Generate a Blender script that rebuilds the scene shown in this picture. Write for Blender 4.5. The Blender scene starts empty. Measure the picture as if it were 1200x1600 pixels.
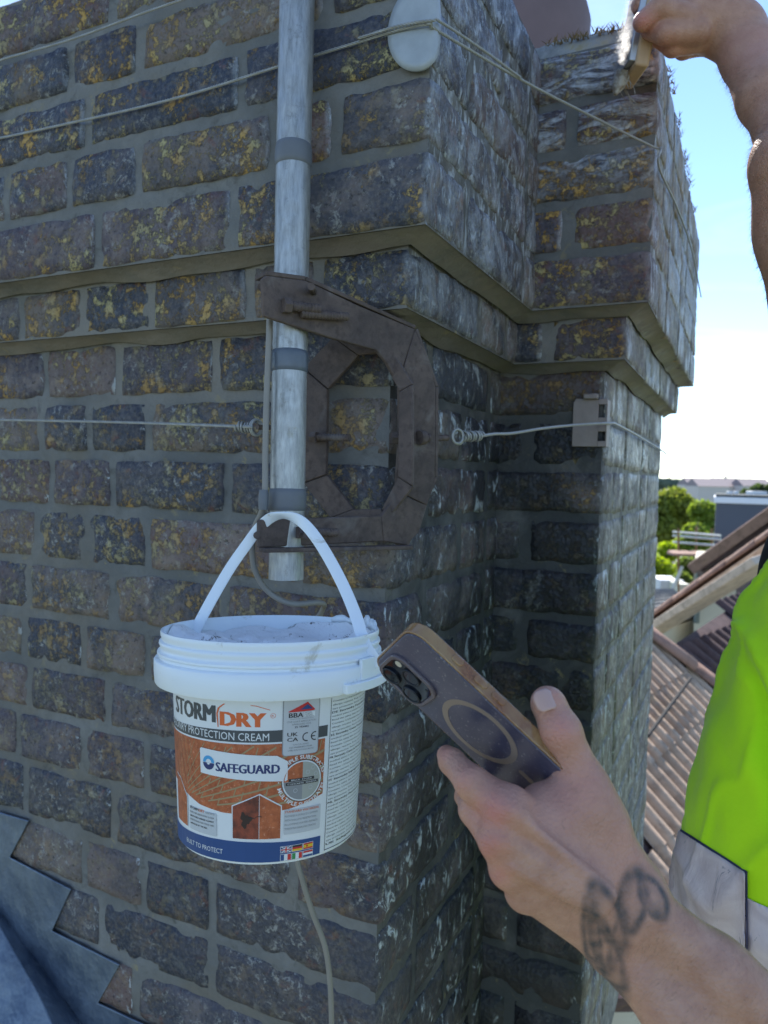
import bpy, bmesh, random, time
import numpy as np
from math import radians, degrees, sin, cos, pi, atan, atan2, sqrt
from mathutils import Vector, Matrix, noise as mn
T0 = time.time()
random.seed(7); rs = np.random.RandomState(7)
SC = bpy.context.scene
COL = SC.collection
# ------------------------------------------------------------------ camera
FP = 1150.0
_a = radians(1.4); _p = atan(57/FP); _yw = radians(26)
FWD = np.array([-sin(_yw)*cos(_p), cos(_yw)*cos(_p), -sin(_p)])
R0 = np.array([cos(_yw), sin(_yw), 0.0]); _u0 = np.cross(R0, FWD)
FH = np.array([-sin(_yw), cos(_yw), 0.0])
UP = _u0*cos(_a) - R0*sin(_a); RT = R0*cos(_a) + _u0*sin(_a)
cd = bpy.data.cameras.new('camera'); cam = bpy.data.objects.new('camera', cd); COL.objects.link(cam)
cd.sensor_fit = 'VERTICAL'; cd.sensor_height = 36.0; cd.sensor_width = 27.0; cd.lens = FP/1600*36
cd.clip_start = 0.02; cd.clip_end = 5000
cd.dof.use_dof = True; cd.dof.focus_distance = 0.63; cd.dof.aperture_fstop = 10.0
M = Matrix([[RT[i], UP[i], -FWD[i], 0] for i in range(3)] + [[0, 0, 0, 1]])
cam.matrix_world = M
SC.camera = cam
# ------------------------------------------------------------------ light
SUN_EL = radians(44); SUN_AZ = radians(-21)      # azimuth measured from +Y towards +X
sd = Vector((sin(SUN_AZ)*cos(SUN_EL), cos(SUN_AZ)*cos(SUN_EL), sin(SUN_EL)))
sl = bpy.data.lights.new('sun', 'SUN'); sl.energy = 4.0; sl.angle = radians(0.5); sl.color = (1.0, 0.95, 0.87)
so = bpy.data.objects.new('sun', sl); COL.objects.link(so)
so.rotation_euler = sd.to_track_quat('Z', 'Y').to_euler()
W = bpy.data.worlds.new('World'); SC.world = W; W.use_nodes = True
wn = W.node_tree; wn.nodes.clear()
sky = wn.nodes.new('ShaderNodeTexSky'); sky.sky_type = 'NISHITA'; sky.sun_disc = False
sky.sun_elevation = SUN_EL; sky.sun_rotation = SUN_AZ
sky.air_density = 0.8; sky.dust_density = 0.0; sky.ozone_density = 3.0
wtc = wn.nodes.new('ShaderNodeTexCoord'); wmp = wn.nodes.new('ShaderNodeMapping')
wmp.inputs['Scale'].default_value = (2.0, 2.0, 7.0)
wn.links.new(wtc.outputs['Generated'], wmp.inputs['Vector'])
wno = wn.nodes.new('ShaderNodeTexNoise'); wno.inputs['Scale'].default_value = 1.6; wno.inputs['Detail'].default_value = 6; wno.inputs['Distortion'].default_value = 0.6
wn.links.new(wmp.outputs['Vector'], wno.inputs['Vector'])
wr = wn.nodes.new('ShaderNodeMapRange'); wr.inputs['From Min'].default_value = 0.52; wr.inputs['From Max'].default_value = 0.85; wr.inputs['To Max'].default_value = 0.35
wn.links.new(wno.outputs['Fac'], wr.inputs['Value'])
wmx = wn.nodes.new('ShaderNodeMix'); wmx.data_type = 'RGBA'; wmx.inputs['B'].default_value = (7.5, 7.8, 8.2, 1)
wn.links.new(wr.outputs['Result'], wmx.inputs['Factor']); wn.links.new(sky.outputs[0], wmx.inputs['A'])
wb = wn.nodes.new('ShaderNodeBackground'); wb.inputs['Strength'].default_value = 0.12
wo = wn.nodes.new('ShaderNodeOutputWorld')
wn.links.new(wmx.outputs['Result'], wb.inputs['Color']); wn.links.new(wb.outputs[0], wo.inputs[0])
SC.view_settings.view_transform = 'Standard'; SC.view_settings.look = 'None'; SC.view_settings.gamma = 1
SC.view_settings.use_curve_mapping = False
SC.view_settings.exposure = 1.35
# ------------------------------------------------------------------ pixel helpers (photograph 1200x1600)
def ray(x, y): return FWD + (x-600)/FP*RT - (y-800)/FP*UP
def PZ(x, y, Z): return ray(x, y)*Z
def onY(x, y, Y): d = ray(x, y); return d*Y/d[1]
def onX(x, y, X): d = ray(x, y); return d*X/d[0]
def onP(x, y, q, n): d = ray(x, y); return d*(np.dot(q, n)/np.dot(d, n))
def proj(V):
    z = V@FWD; return 600+FP*(V@RT)/z, 800-FP*(V@UP)/z
# ------------------------------------------------------------------ object helpers
def tag(o, label=None, cat=None, group=None, kind=None):
    if label: o['label'] = label
    if cat: o['category'] = cat
    if group: o['group'] = group
    if kind: o['kind'] = kind
    return o
def empty(name, loc, label=None, cat=None, group=None, kind=None):
    o = bpy.data.objects.new(name, None); COL.objects.link(o); o.location = [float(v) for v in loc]
    o.empty_display_size = 0.05
    return tag(o, label, cat, group, kind)
def link(name, me, m=None, parent=None, smooth=True):
    o = bpy.data.objects.new(name, me); COL.objects.link(o)
    if m is not None and len(me.materials) == 0: me.materials.append(m)
    if parent is not None:
        o.parent = parent
        o.matrix_parent_inverse = Matrix.Identity(4)
        t = parent; off = Vector((0, 0, 0))
        while t is not None:
            off += t.location; t = t.parent
        o.location = -off          # meshes are written in world coordinates
    return o
def mesh(name, V, F, m=None, parent=None, smooth=False, sharp=None):
    me = bpy.data.meshes.new(name)
    me.from_pydata([tuple(float(c) for c in v) for v in V], [], [tuple(int(i) for i in f) for f in F]); me.update()
    if smooth: me.polygons.foreach_set('use_smooth', [True]*len(me.polygons))
    if sharp:
        me.set_sharp_from_angle(angle=radians(sharp))
    return link(name, me, m, parent)
def npmesh(name, V, F, m=None, parent=None, smooth=True):
    me = bpy.data.meshes.new(name)
    V = np.asarray(V, np.float32); F = np.asarray(F, np.int32); k = F.shape[1]
    me.vertices.add(len(V)); me.vertices.foreach_set('co', V.ravel())
    me.loops.add(F.size); me.loops.foreach_set('vertex_index', F.ravel())
    me.polygons.add(len(F)); me.polygons.foreach_set('loop_start', np.arange(0, F.size, k, dtype=np.int32))
    me.polygons.foreach_set('use_smooth', np.full(len(F), smooth))
    me.update(calc_edges=True); me.validate()
    return link(name, me, m, parent)
class MB:
    def __init__(s): s.V = []; s.F = []
    def add(s, V, F):
        o = len(s.V); s.V += [np.array(v, float) for v in V]; s.F += [tuple(i+o for i in f) for f in F]; return s
    def box(s, c, X, Y, Z):      # centre, half-axis vectors
        c = np.array(c, float); X, Y, Z = [np.array(q, float) for q in (X, Y, Z)]
        V = [c+a*X+b*Y+d*Z for d in (-1, 1) for b in (-1, 1) for a in (-1, 1)]
        F = [(0, 2, 3, 1), (4, 5, 7, 6), (0, 1, 5, 4), (2, 6, 7, 3), (0, 4, 6, 2), (1, 3, 7, 5)]
        return s.add(V, F)
    def tube(s, pts, rad, n=10, cap=True):
        pts = [np.array(p, float) for p in pts]; N = len(pts)
        if np.isscalar(rad): rad = [rad]*N
        T = []
        for i in range(N):
            t = pts[min(i+1, N-1)]-pts[max(i-1, 0)]; T.append(t/(np.linalg.norm(t)+1e-12))
        a = np.array([0, 0, 1.0]) if abs(T[0][2]) < .9 else np.array([1.0, 0, 0])
        x = np.cross(T[0], a); x /= np.linalg.norm(x); V = []; F = []
        for i in range(N):
            x = x-T[i]*(x@T[i]); x /= np.linalg.norm(x); y = np.cross(T[i], x)
            for k in range(n):
                an = 2*pi*k/n; V.append(pts[i]+rad[i]*(cos(an)*x+sin(an)*y))
        for i in range(N-1):
            for k in range(n):
                F.append((i*n+k, i*n+(k+1) % n, (i+1)*n+(k+1) % n, (i+1)*n+k))
        if cap: F.append(tuple(range(n))[::-1]); F.append(tuple((N-1)*n+k for k in range(n)))
        return s.add(V, F)
    def prism(s, poly, d):       # planar 3D outline extruded by vector d
        n = len(poly); d = np.array(d, float); V = [np.array(p, float) for p in poly]; V += [v+d for v in V]
        F = [tuple(range(n))[::-1], tuple(range(n, 2*n))] + [(i, (i+1) % n, n+(i+1) % n, n+i) for i in range(n)]
        return s.add(V, F)
    def build(s, name, m=None, parent=None, smooth=False, sharp=35, bevel=0, seg=2):
        me = bpy.data.meshes.new(name); me.from_pydata([tuple(v) for v in s.V], [], s.F); me.update()
        bm = bmesh.new(); bm.from_mesh(me); bmesh.ops.recalc_face_normals(bm, faces=bm.faces)
        bm.to_mesh(me); bm.free()
        if smooth or bevel:
            me.polygons.foreach_set('use_smooth', [True]*len(me.polygons)); me.set_sharp_from_angle(angle=radians(sharp))
        o = link(name, me, m, parent)
        if bevel:
            b = o.modifiers.new('bevel', 'BEVEL'); b.width = bevel; b.segments = seg; b.limit_method = 'ANGLE'; b.harden_normals = False
        return o
def catmull(P, k=8):
    P = [np.array(p, float) for p in P]; P = [2*P[0]-P[1]]+P+[2*P[-1]-P[-2]]; o = []
    for i in range(1, len(P)-2):
        for j in range(k):
            t = j/k; a, b, c, d = P[i-1:i+3]
            o.append(.5*((2*b)+(-a+c)*t+(2*a-5*b+4*c-d)*t*t+(-a+3*b-3*c+d)*t**3))
    o.append(P[-2]); return o
# ------------------------------------------------------------------ materials
class Mat:
    def __init__(s, name, rough=.7, metal=0.0, col=(.5, .5, .5), spec=.5):
        s.m = bpy.data.materials.new(name); s.m.use_nodes = True; s.nt = s.m.node_tree
        s.b = s.nt.nodes['Principled BSDF']; s.set('Base Color', (*col, 1)); s.set('Roughness', rough); s.set('Metallic', metal)
        s.set('Specular IOR Level', spec)
        s.geo = s.nt.nodes.new('ShaderNodeNewGeometry'); s.pos = s.geo.outputs['Position']
    def set(s, k, v): s.b.inputs[k].default_value = v
    def L(s, a, b): s.nt.links.new(a, b)
    def _in(s, sock, v):
        if isinstance(v, bpy.types.NodeSocket): s.L(v, sock)
        elif isinstance(v, tuple) and len(v) == 3 and sock.type == 'RGBA': sock.default_value = (*v, 1)
        else: sock.default_value = v
    def scale(s, vec, sc, rot=None):
        n = s.nt.nodes.new('ShaderNodeMapping'); s.L(vec, n.inputs['Vector']); n.inputs['Scale'].default_value = sc
        if rot: n.inputs['Rotation'].default_value = rot
        return n.outputs[0]
    def noise(s, sc, det=6, rough=.6, dist=0, vec=None):
        n = s.nt.nodes.new('ShaderNodeTexNoise'); s.L(vec or s.pos, n.inputs['Vector'])
        n.inputs['Scale'].default_value = sc; n.inputs['Detail'].default_value = det; n.inputs['Roughness'].default_value = rough; n.inputs['Distortion'].default_value = dist
        return n.outputs['Fac']
    def vor(s, sc, feat='F1', vec=None, out='Distance'):
        n = s.nt.nodes.new('ShaderNodeTexVoronoi'); n.feature = feat; s.L(vec or s.pos, n.inputs['Vector']); n.inputs['Scale'].default_value = sc
        return n.outputs[out]
    def rng(s, v, a, b, c=0., d=1.):
        n = s.nt.nodes.new('ShaderNodeMapRange'); s.L(v, n.inputs['Value'])
        for k, q in zip(('From Min', 'From Max', 'To Min', 'To Max'), (a, b, c, d)): n.inputs[k].default_value = q
        return n.outputs[0]
    def mix(s, f, a, b):
        n = s.nt.nodes.new('ShaderNodeMix'); n.data_type = 'RGBA'
        s._in(n.inputs['Factor'], f); s._in(n.inputs['A'], a); s._in(n.inputs['B'], b); return n.outputs['Result']
    def math(s, op, a, b=0.0):
        n = s.nt.nodes.new('ShaderNodeMath'); n.operation = op; n.use_clamp = False
        s._in(n.inputs[0], a); s._in(n.inputs[1], b); return n.outputs[0]
    def mul(s, a, b): return s.math('MULTIPLY', a, b)
    def add(s, a, b): return s.math('ADD', a, b)
    def ramp(s, v, stops):
        n = s.nt.nodes.new('ShaderNodeValToRGB'); s.L(v, n.inputs[0]); e = n.color_ramp.elements
        while len(e) < len(stops): e.new(.5)
        for q, (p, c) in zip(e, stops): q.position = p; q.color = (*c, 1)
        return n.outputs[0]
    def sep(s, vec):
        n = s.nt.nodes.new('ShaderNodeSeparateXYZ'); s.L(vec, n.inputs[0]); return n.outputs
    def rnd(s):
        n = s.nt.nodes.new('ShaderNodeObjectInfo'); return n.outputs['Random']
    def attr(s, name):
        n = s.nt.nodes.new('ShaderNodeAttribute'); n.attribute_name = name; return n.outputs
    def color(s, c): s._in(s.b.inputs['Base Color'], c)
    def rough(s, r): s._in(s.b.inputs['Roughness'], r)
    def bump(s, h, st=.5, dist=.002, prev=None):
        n = s.nt.nodes.new('ShaderNodeBump'); s.L(h, n.inputs['Height']); n.inputs['Strength'].default_value = st; n.inputs['Distance'].default_value = dist
        if prev is not None: s.L(prev, n.inputs['Normal'])
        s.L(n.outputs[0], s.b.inputs['Normal']); return n.outputs[0]
def simple(name, col, rough=.6, metal=0., var=.15, nscale=60, bump=.2, spec=.5, bd=.0006):
    m = Mat(name, rough, metal, col, spec)
    n = m.noise(nscale, 6)
    m.color(m.mix(n, tuple(c*(1-var) for c in col), tuple(min(1, c*(1+var)) for c in col)))
    if bump: m.bump(m.noise(nscale*5, 4), bump, bd)
    return m.m

def brick_material():
    m = Mat('weathered_brick', .82, spec=.35)
    x, y, z = m.sep(m.pos)
    nx, ny, nz = m.sep(m.geo.outputs['Normal'])
    base = m.ramp(m.rnd(), [(0.0, (.155, .100, .092)), (.18, (.080, .080, .105)), (.36, (.175, .145, .128)), (.5, (.048, .058, .085)), (.64, (.135, .098, .108)), (.8, (.195, .158, .138)), (1.0, (.085, .075, .094))])
    n1 = m.noise(11, 5, .65, .6)
    burnt = m.rng(n1, .44, .58); r2 = m.math('FRACT', m.mul(m.rnd(), 7.31)); burnt = m.math('MAXIMUM', m.mul(burnt, m.rng(r2, .15, .5)), m.rng(r2, .80, .84, 0, .85)); c = m.mix(m.mul(burnt, .92), base, (.026, .036, .060))            # burnt blue-black patches
    n2 = m.noise(23, 6, .7, .3)
    c = m.mix(m.mul(m.rng(n2, .46, .66, 0, .8), m.rng(r2, .1, .7, 1., .25)), c, (.25, .205, .185))        # paler purple-brown skin
    c = m.mix(m.rng(m.noise(31, 4, .6, 1.2), .60, .70, 0, .55), c, (.17, .062, .045))  # reddish body showing
    c = m.mix(m.rng(m.noise(230, 3, .6), .45, .75, 0, .5), c, (.20, .18, .165))        # grit
    c = m.mix(m.rng(m.noise(160, 3, .6), .58, .70, 0, .7), c, (.020, .020, .024))      # pits
    # pale crust along places
    cr = m.mul(m.rng(m.noise(9, 3), .42, .56), m.rng(m.noise(95, 8, .75, .4), .54, .62))
    c = m.mix(m.mul(cr, .75), c, (.34, .34, .32))
    # lichen: yellow and orange, mostly on front faces above
    zone = m.rng(z, -.60, .30, .12, 1.0)
    patch = m.rng(m.noise(7.5, 4, .6, .5), .40, .54)
    spots = m.rng(m.noise(62, 9, .80, .05), .510, .560)
    lf = m.mul(m.mul(patch, spots), zone)
    big = m.mul(m.rng(m.noise(24, 8, .74, .05), .575, .63), m.rng(m.noise(150, 5, .7), .42, .5))
    lf = m.math('MAXIMUM', lf, m.mul(big, zone))
    lcol = m.mix(m.rng(m.noise(14, 2), .42, .58), (.47, .41, .20), (.52, .32, .085))
    side = m.rng(nx, .35, .7)                # the flanks carry the brushed cream instead
    far = m.mul(side, m.rng(y, 1.0, 1.12))
    lfs = m.mul(lf, m.math('SUBTRACT', 1.0, m.mul(side, .8)))
    c = m.mix(m.mul(lfs, .85), c, lcol)
    # orange lichen high on the flank of the rear stack
    hi = m.mul(m.mul(far, m.rng(z, .2, .32)), m.rng(m.noise(30, 7, .7, .8), .48, .56))
    c = m.mix(m.mul(hi, .8), c, (.30, .19, .08))
    # brushed-on cream: milky streaks, doubling as painted glints on the return; drips lower down
    st = m.scale(m.pos, (24, 24, 13), (radians(25), 0, 0))
    w1 = m.rng(m.noise(.9, 10, .74, .7, st), .45, .62)
    w2 = m.rng(m.noise(4.2, 9, .75, .8, st), .53, .585)
    upz = m.mul(side, m.rng(z, .10, .30))
    nearq = m.math('SUBTRACT', 1.0, m.mul(m.rng(y, 1.0, 1.12), .55))
    wash = m.mul(m.mul(upz, nearq), m.add(m.mul(w1, .50), m.mul(w2, .50)))
    c = m.mix(wash, c, (.66, .72, .80))
    drip = m.mul(m.mul(side, m.rng(z, .25, .05)), m.mul(m.rng(m.noise(2.0, 9, .75, 1.0, st), .56, .61), m.rng(m.noise(6, 3), .38, .5)))
    c = m.mix(m.mul(drip, .8), c, (.60, .66, .70))
    # grey lime film and web on the flank of the rear stack
    film = m.mul(far, m.rng(m.noise(13, 8, .7, .9), .42, .58, .12, .85))
    c = m.mix(film, c, m.mix(m.rng(m.noise(40, 7, .7, .8), .40, .62), (.15, .145, .135), (.38, .36, .31)))
    # cream near the brush, rear stack front top
    bz = m.mul(m.mul(m.rng(y, .97, 1.0), m.rng(z, .36, .46)), m.math('SUBTRACT', 1.0, side))
    sw = m.scale(m.pos, (10, 10, 34), (0, radians(-22), 0))
    c = m.mix(m.mul(bz, m.rng(m.noise(1.5, 8, .7, 1.5, sw), .46, .62, 0, .8)), c, (.62, .68, .76))
    recess_dark = m.mul(m.mul(m.rng(y, .72, .80), m.rng(y, 1.13, 1.09)), m.mul(m.rng(z, .20, .08), m.rng(m.noise(6, 5, .65, .5), .36, .52, .15, .85)))  # below the corbel, return and rear front go darker and smoother
    c = m.mix(recess_dark, c, (.016, .021, .027))
    c = m.mix(m.mul(drip, .75), c, (.56, .62, .66))
    c = m.mix(m.mul(m.rng(m.noise(17, 7, .7, .4), .61, .67), .6), c, (.17, .17, .16))
    m.color(c)
    wet = m.math('MAXIMUM', wash, m.mul(side, m.rng(m.noise(12, 3), .45, .6, 0, .6)))
    m.rough(m.math('MINIMUM', m.rng(recess_dark, .2, .8, .85, .28), m.math('MINIMUM', m.rng(wet, 0, .7, .85, .30), m.rng(burnt, .2, 1, .85, .42))))
    h = m.add(m.mul(m.noise(55, 6, .7), 1.0), m.mul(m.vor(140), .35))
    h = m.add(h, m.mul(lfs, .35)); h = m.add(h, m.mul(wash, .5))
    p = m.bump(h, .85, .005)
    m.bump(m.noise(420, 4, .7), .5, .0012, p)
    return m.m
def mortar_material():
    m = Mat('mortar', .88, spec=.3)
    x, y, z = m.sep(m.pos); nx, ny, nz = m.sep(m.geo.outputs['Normal'])
    c = m.mix(m.rng(m.noise(6, 4), .38, .62), (.130, .133, .132), (.205, .203, .196))
    c = m.mix(m.rng(m.noise(3.1, 5, .6, .6), .50, .62, 0, .6), c, (.175, .150, .115))
    c = m.mix(m.rng(m.noise(26, 7, .7, .4), .58, .68, 0, .7), c, (.075, .074, .068))
    c = m.mix(m.rng(m.noise(70, 6, .7), .4, .7, 0, .5), c, (.120, .122, .115))
    # old sandy mortar under the oversailing courses
    old = m.mul(m.rng(m.noise(8, 3), .35, .55), m.math('MULTIPLY', m.rng(z, .06, .11), m.rng(z, .26, .22)))
    c = m.mix(m.mul(old, .6), c, (.245, .222, .190))
    c = m.mix(m.mul(m.rng(nz, -.3, -.7), m.rng(m.noise(15, 6, .7, .3), .4, .6, .1, .8)), c, (.24, .21, .18))
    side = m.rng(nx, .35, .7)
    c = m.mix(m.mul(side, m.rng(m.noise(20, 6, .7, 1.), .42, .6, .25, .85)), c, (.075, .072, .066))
    far = m.mul(side, m.rng(y, 1.0, 1.12))
    c = m.mix(m.mul(far, m.rng(m.noise(13, 8, .7, .9), .38, .58, .3, .95)), c, m.mix(m.rng(m.noise(40, 7, .7, .8), .4, .62), (.16, .155, .145), (.36, .35, .32)))
    st = m.scale(m.pos, (26, 26, 8), (radians(18), 0, 0))
    w = m.mul(m.mul(side, m.rng(z, .15, .3)), m.rng(m.noise(2.5, 9, .72, 1., st), .50, .62, 0, .6))
    c = m.mix(w, c, (.62, .68, .74))  # cream streaks over the joints, painting the return's glints in too
    recess_dark = m.mul(m.mul(m.rng(y, .72, .80), m.rng(y, 1.13, 1.09)), m.mul(m.rng(z, .20, .08), m.rng(m.noise(6, 5, .65, .5), .36, .52, .15, .8)))  # mortar darkens over the same low band
    c = m.mix(recess_dark, c, (.035, .040, .042))
    li = m.mul(m.rng(m.noise(40, 7, .7, .7), .60, .66), m.rng(m.noise(7, 3), .45, .6))
    c = m.mix(m.mul(li, .6), c, (.33, .27, .12))
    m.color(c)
    p = m.bump(m.noise(45, 6, .65), .7, .0045)
    m.bump(m.noise(300, 4, .7), .35, .001, p)
    return m.m
def rust_material():
    m = Mat('rusted_steel', .75, .25, spec=.4)
    c = m.mix(m.rng(m.noise(25, 6, .7, .4), .35, .65), (.080, .062, .057), (.150, .112, .096))
    c = m.mix(m.rng(m.noise(140, 5), .5, .7, 0, .6), c, (.050, .036, .034))
    c = m.mix(m.rng(m.noise(18, 4, .6, 1.), .58, .7, 0, .5), c, (.22, .20, .19))
    m.color(c); p = m.bump(m.noise(90, 6, .7), .5, .0018); m.bump(m.noise(500, 3), .4, .0005, p)
    return m.m
def galv_material():
    m = Mat('galvanised_tube', .42, .6, spec=.5)
    s = m.scale(m.pos, (1, 1, .16))
    c = m.mix(m.rng(m.noise(190, 6, .7, 0, s), .35, .65), (.26, .27, .27), (.46, .47, .47))
    c = m.mix(m.rng(m.noise(60, 8, .75), .56, .66, 0, .6), c, (.19, .185, .165))
    c = m.mix(m.rng(m.noise(20, 6, .7), .62, .70, 0, .5), c, (.30, .27, .17))
    m.color(c); m.rough(m.rng(m.noise(90, 4), .3, .7, .36, .6)); m.bump(m.noise(260, 4, .6, 0, s), .3, .0005)
    return m.m
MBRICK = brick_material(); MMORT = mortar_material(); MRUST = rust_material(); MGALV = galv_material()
MWIRE = simple('galvanised_wire', (.34, .34, .325), .5, .4, .25, 200, .2)
MTAPE = simple('grey_tape', (.13, .14, .155), .5, 0, .15, 60, .2)
MTAPE2 = simple('clear_worn_tape', (.10, .12, .15), .35, 0, .25, 90, .2)
MCABLE = simple('grey_cable_sheath', (.235, .220, .195), .5, 0, .15, 60, .15)
MPLATE = simple('zinc_corner_plate', (.36, .39, .41), .55, .3, .25, 50, .3)
# ------------------------------------------------------------------ ground and hills (structure)
def ground():
    m = Mat('suburb_ground', .95)
    c = m.mix(m.rng(m.noise(.09, 5), .4, .6), (.085, .11, .045), (.16, .15, .12)); m.color(c)
    V = []; F = []; N = 40
    for j in range(N+1):
        for i in range(N+1):
            x = -3000+6000*i/N; y = -3000+6000*j/N; V.append((x, y, -9.0))
    for j in range(N):
        for i in range(N): a = j*(N+1)+i; F.append((a, a+1, a+N+2, a+N+1))
    tag(mesh('ground', V, F, m.m), kind='structure')
ground()
def hills():
    m = Mat('wooded_hills', .95)
    c = m.mix(m.rng(m.noise(.02, 6), .4, .6), (.05, .075, .05), (.09, .12, .065)); m.color(c)
    V = []; F = []; N = 90
    for i in range(N+1):
        az = radians(-70+140*i/N); d = 900; h = 12+9*mn.noise(Vector((i*.11, 3.3, 0)))+2.2*mn.noise(Vector((i*.9, 1.1, 0)))
        for (dd, zz) in ((0, -9), (60, -9+h*.7), (140, -9+h), (400, -10)):
            V.append((sin(az)*(d+dd), cos(az)*(d+dd), zz))
    for i in range(N):
        for k in range(3): a = i*4+k; F.append((a, a+4, a+5, a+1))
    tag(mesh('hills', V, F, m.m, smooth=True), kind='structure')
hills()
# ================================================================== CHIMNEY STACK
XS, YS = -.335, .698           # shaft corner of the near stack
XB, YB, YE = -.182, 1.079, 1.885   # rear stack: flank, front, far end
STEP = .031
XL = -1.40                     # left end
ZL = [.578, .506, .441, .373, .305, .230, .162, .0885, .0165, -.0545, -.129, -.203, -.272, -.342, -.416, -.495]
while ZL[-1] > -1.25: ZL.append(ZL[-1]-.0755)
def off(c): return 2*STEP if c <= 5 else STEP if c == 6 else 0.0      # course index from 1 at the top
chimney = empty('chimney_stack', (-.6, 1.2, -1.3), 'old stepped chimney stack of dark lichen-spotted bricks filling the left of the view', 'chimney')
J = .0048
def brick(x0, x1, y0, y1, z0, z1, seed, chip=1.0, res=.0125, r=.0050):
    # rounded, weathered block
    x0 += J; x1 -= J
    L = np.array([x1-x0, y1-y0, z1-z0]); n = [max(2, int(round(l/res))) for l in L]
    idx = {}; V = []; F = []
    def vid(i, j, k):
        q = (i, j, k)
        if q not in idx: idx[q] = len(V); V.append((i/n[0], j/n[1], k/n[2]))
        return idx[q]
    for (a, b, c, s) in ((0, 1, 2, 0), (0, 1, 2, 1), (1, 2, 0, 0), (1, 2, 0, 1), (0, 2, 1, 0), (0, 2, 1, 1)):
        for i in range(n[a]):
            for j in range(n[b]):
                w = []
                for (ii, jj) in ((i, j), (i+1, j), (i+1, j+1), (i, j+1)):
                    q = [0, 0, 0]; q[a] = ii; q[b] = jj; q[c] = n[c]*s; w.append(vid(*q))
                flip = (s == 0) ^ (a == 0 and b == 2)
                F.append(w[::-1] if flip else w)
    V = np.array(V)*L+np.array([x0, y0, z0])
    lo = np.array([x0, y0, z0]); hi = np.array([x1, y1, z1]); mid = (lo+hi)/2
    V2 = V.copy()
    for i, v in enumerate(V):
        inn = np.clip(v, lo+r, hi-r); d = v-inn; l = np.linalg.norm(d)
        on = ((np.abs(v-lo) < 1e-6) | (np.abs(v-hi) < 1e-6)).sum()
        q = inn+d/l*r if l > 1e-9 else v
        p = Vector(v*38+seed*3.1)
        nn = mn.noise(p); n2 = mn.noise(Vector(v*95+seed))
        amt = .0020*nn+.0010*n2
        if on >= 2: amt -= chip*.0035*max(0, mn.noise(Vector(v*60+seed*1.7))+.15)
        nrm = d/l if l > 1e-9 else np.array([0, 0, 0])
        q = q+nrm*amt
        # wobble of the outline
        q = q+np.array([mn.noise(Vector(v*24+9+seed)), 0, mn.noise(Vector(v*24-7+seed))])*.0015
        V2[i] = q
    return V2, F
nb = 0
def put_brick(x0, x1, y0, y1, c):
    global nb
    z1 = ZL[c-1]-.0048; z0 = ZL[c]+.0048
    s = nb*0.37+c
    tl = rs.uniform(-.0014, .0014)
    fl = y0 > YB+.01
    V, F = brick(x0, x1, y0+(0 if fl else tl), y1, z0-(.002 if fl else 0), z1+(.002 if fl else 0), s, chip=.2 if fl else 1, r=.0024 if fl else .0050, res=.0125 if z0 > -.75 else .03)
    if fl: V[:, 0] = np.where(V[:, 0] > x1-.03, V[:, 0]-.0008+rs.uniform(-.0008, .0008), V[:, 0])
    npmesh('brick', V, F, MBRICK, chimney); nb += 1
rows = {1: (60, [172, 330]), 2: (130, [108, 215]), 3: (215, [135, 375]), 4: (310, [107, 214, 425, 522]), 5: (400, [150, 362]), 6: (495, [127, 235, 388, 494]),
        7: (590, [70, 184, 336]), 8: (670, [64, 138, 230]), 9: (750, [79, 175, 354]), 10: (830, [56, 134, 230]), 11: (910, [44, 175, 350]),
        12: (990, [35, 129, 229]), 13: (1070, [45, 167]), 14: (1150, [27, 129, 229]), 15: (1230, [38, 176]), 16: (1350, [131, 223, 330]), 17: (1450, [157, 330]),
        18: (1520, [210])}
for c in range(1, len(ZL)):
    o = off(c); xr = XS+o; yf = YS-o; xb = XB+o; yb = YB-o; ye = YE+o
    if ZL[c] < -1.02: continue
    js = sorted(onY(px, rows[c][0], yf)[0] for px in rows[c][1]) if c in rows else [xr-.112 if c % 2 == 0 else xr-.218]
    g = xr-js[-1]
    while g > .27:
        if g < .42: js.append(xr-.112)
        else: js.append(js[-1]+.225)
        g = xr-js[-1]
    while js[0] > -1.06: js.insert(0, js[0]-(.225 if (len(js)+c) % 2 else .112))
    js.append(xr+J)
    head = (xr-js[-2]) < .16
    for i in range(len(js)-1):
        last = i == len(js)-2
        d = (.215 if head else .1025) if last else .1025
        put_brick(js[i], js[i+1], yf, yf+d, c)
    # return of the near stack
    y = yf+d+.012
    while y < yb-.03:
        ln = .213 if (abs(y-yf-.1) < .03 or y-yf > .3) else .1025
        if y+ln > yb+.12: ln = yb+.05-y
        put_brick(xr-.1025-J, xr+J, y, y+ln, c); y += ln+.012
    # front of the rear stack
    hd = c % 2 == 0
    if hd:
        put_brick(xb-.1025-J, xb+J, yb, yb+.215, c); put_brick(xb-.1025-.2, xb-.1025-J-.004, yb, yb+.1, c); y = yb+.215+.012
    else:
        put_brick(xb-.215-J, xb+J, yb, yb+.1025, c); y = yb+.1025+.012
    k = 0
    while y < ye-.04:
        ln = .213 if (k+c) % 2 == 0 else .1025
        if y+ln > ye-.05: ln = ye-y
        put_brick(xb-.1025-J, xb+J, y, y+ln, c); y += ln+.012; k += 1
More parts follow.
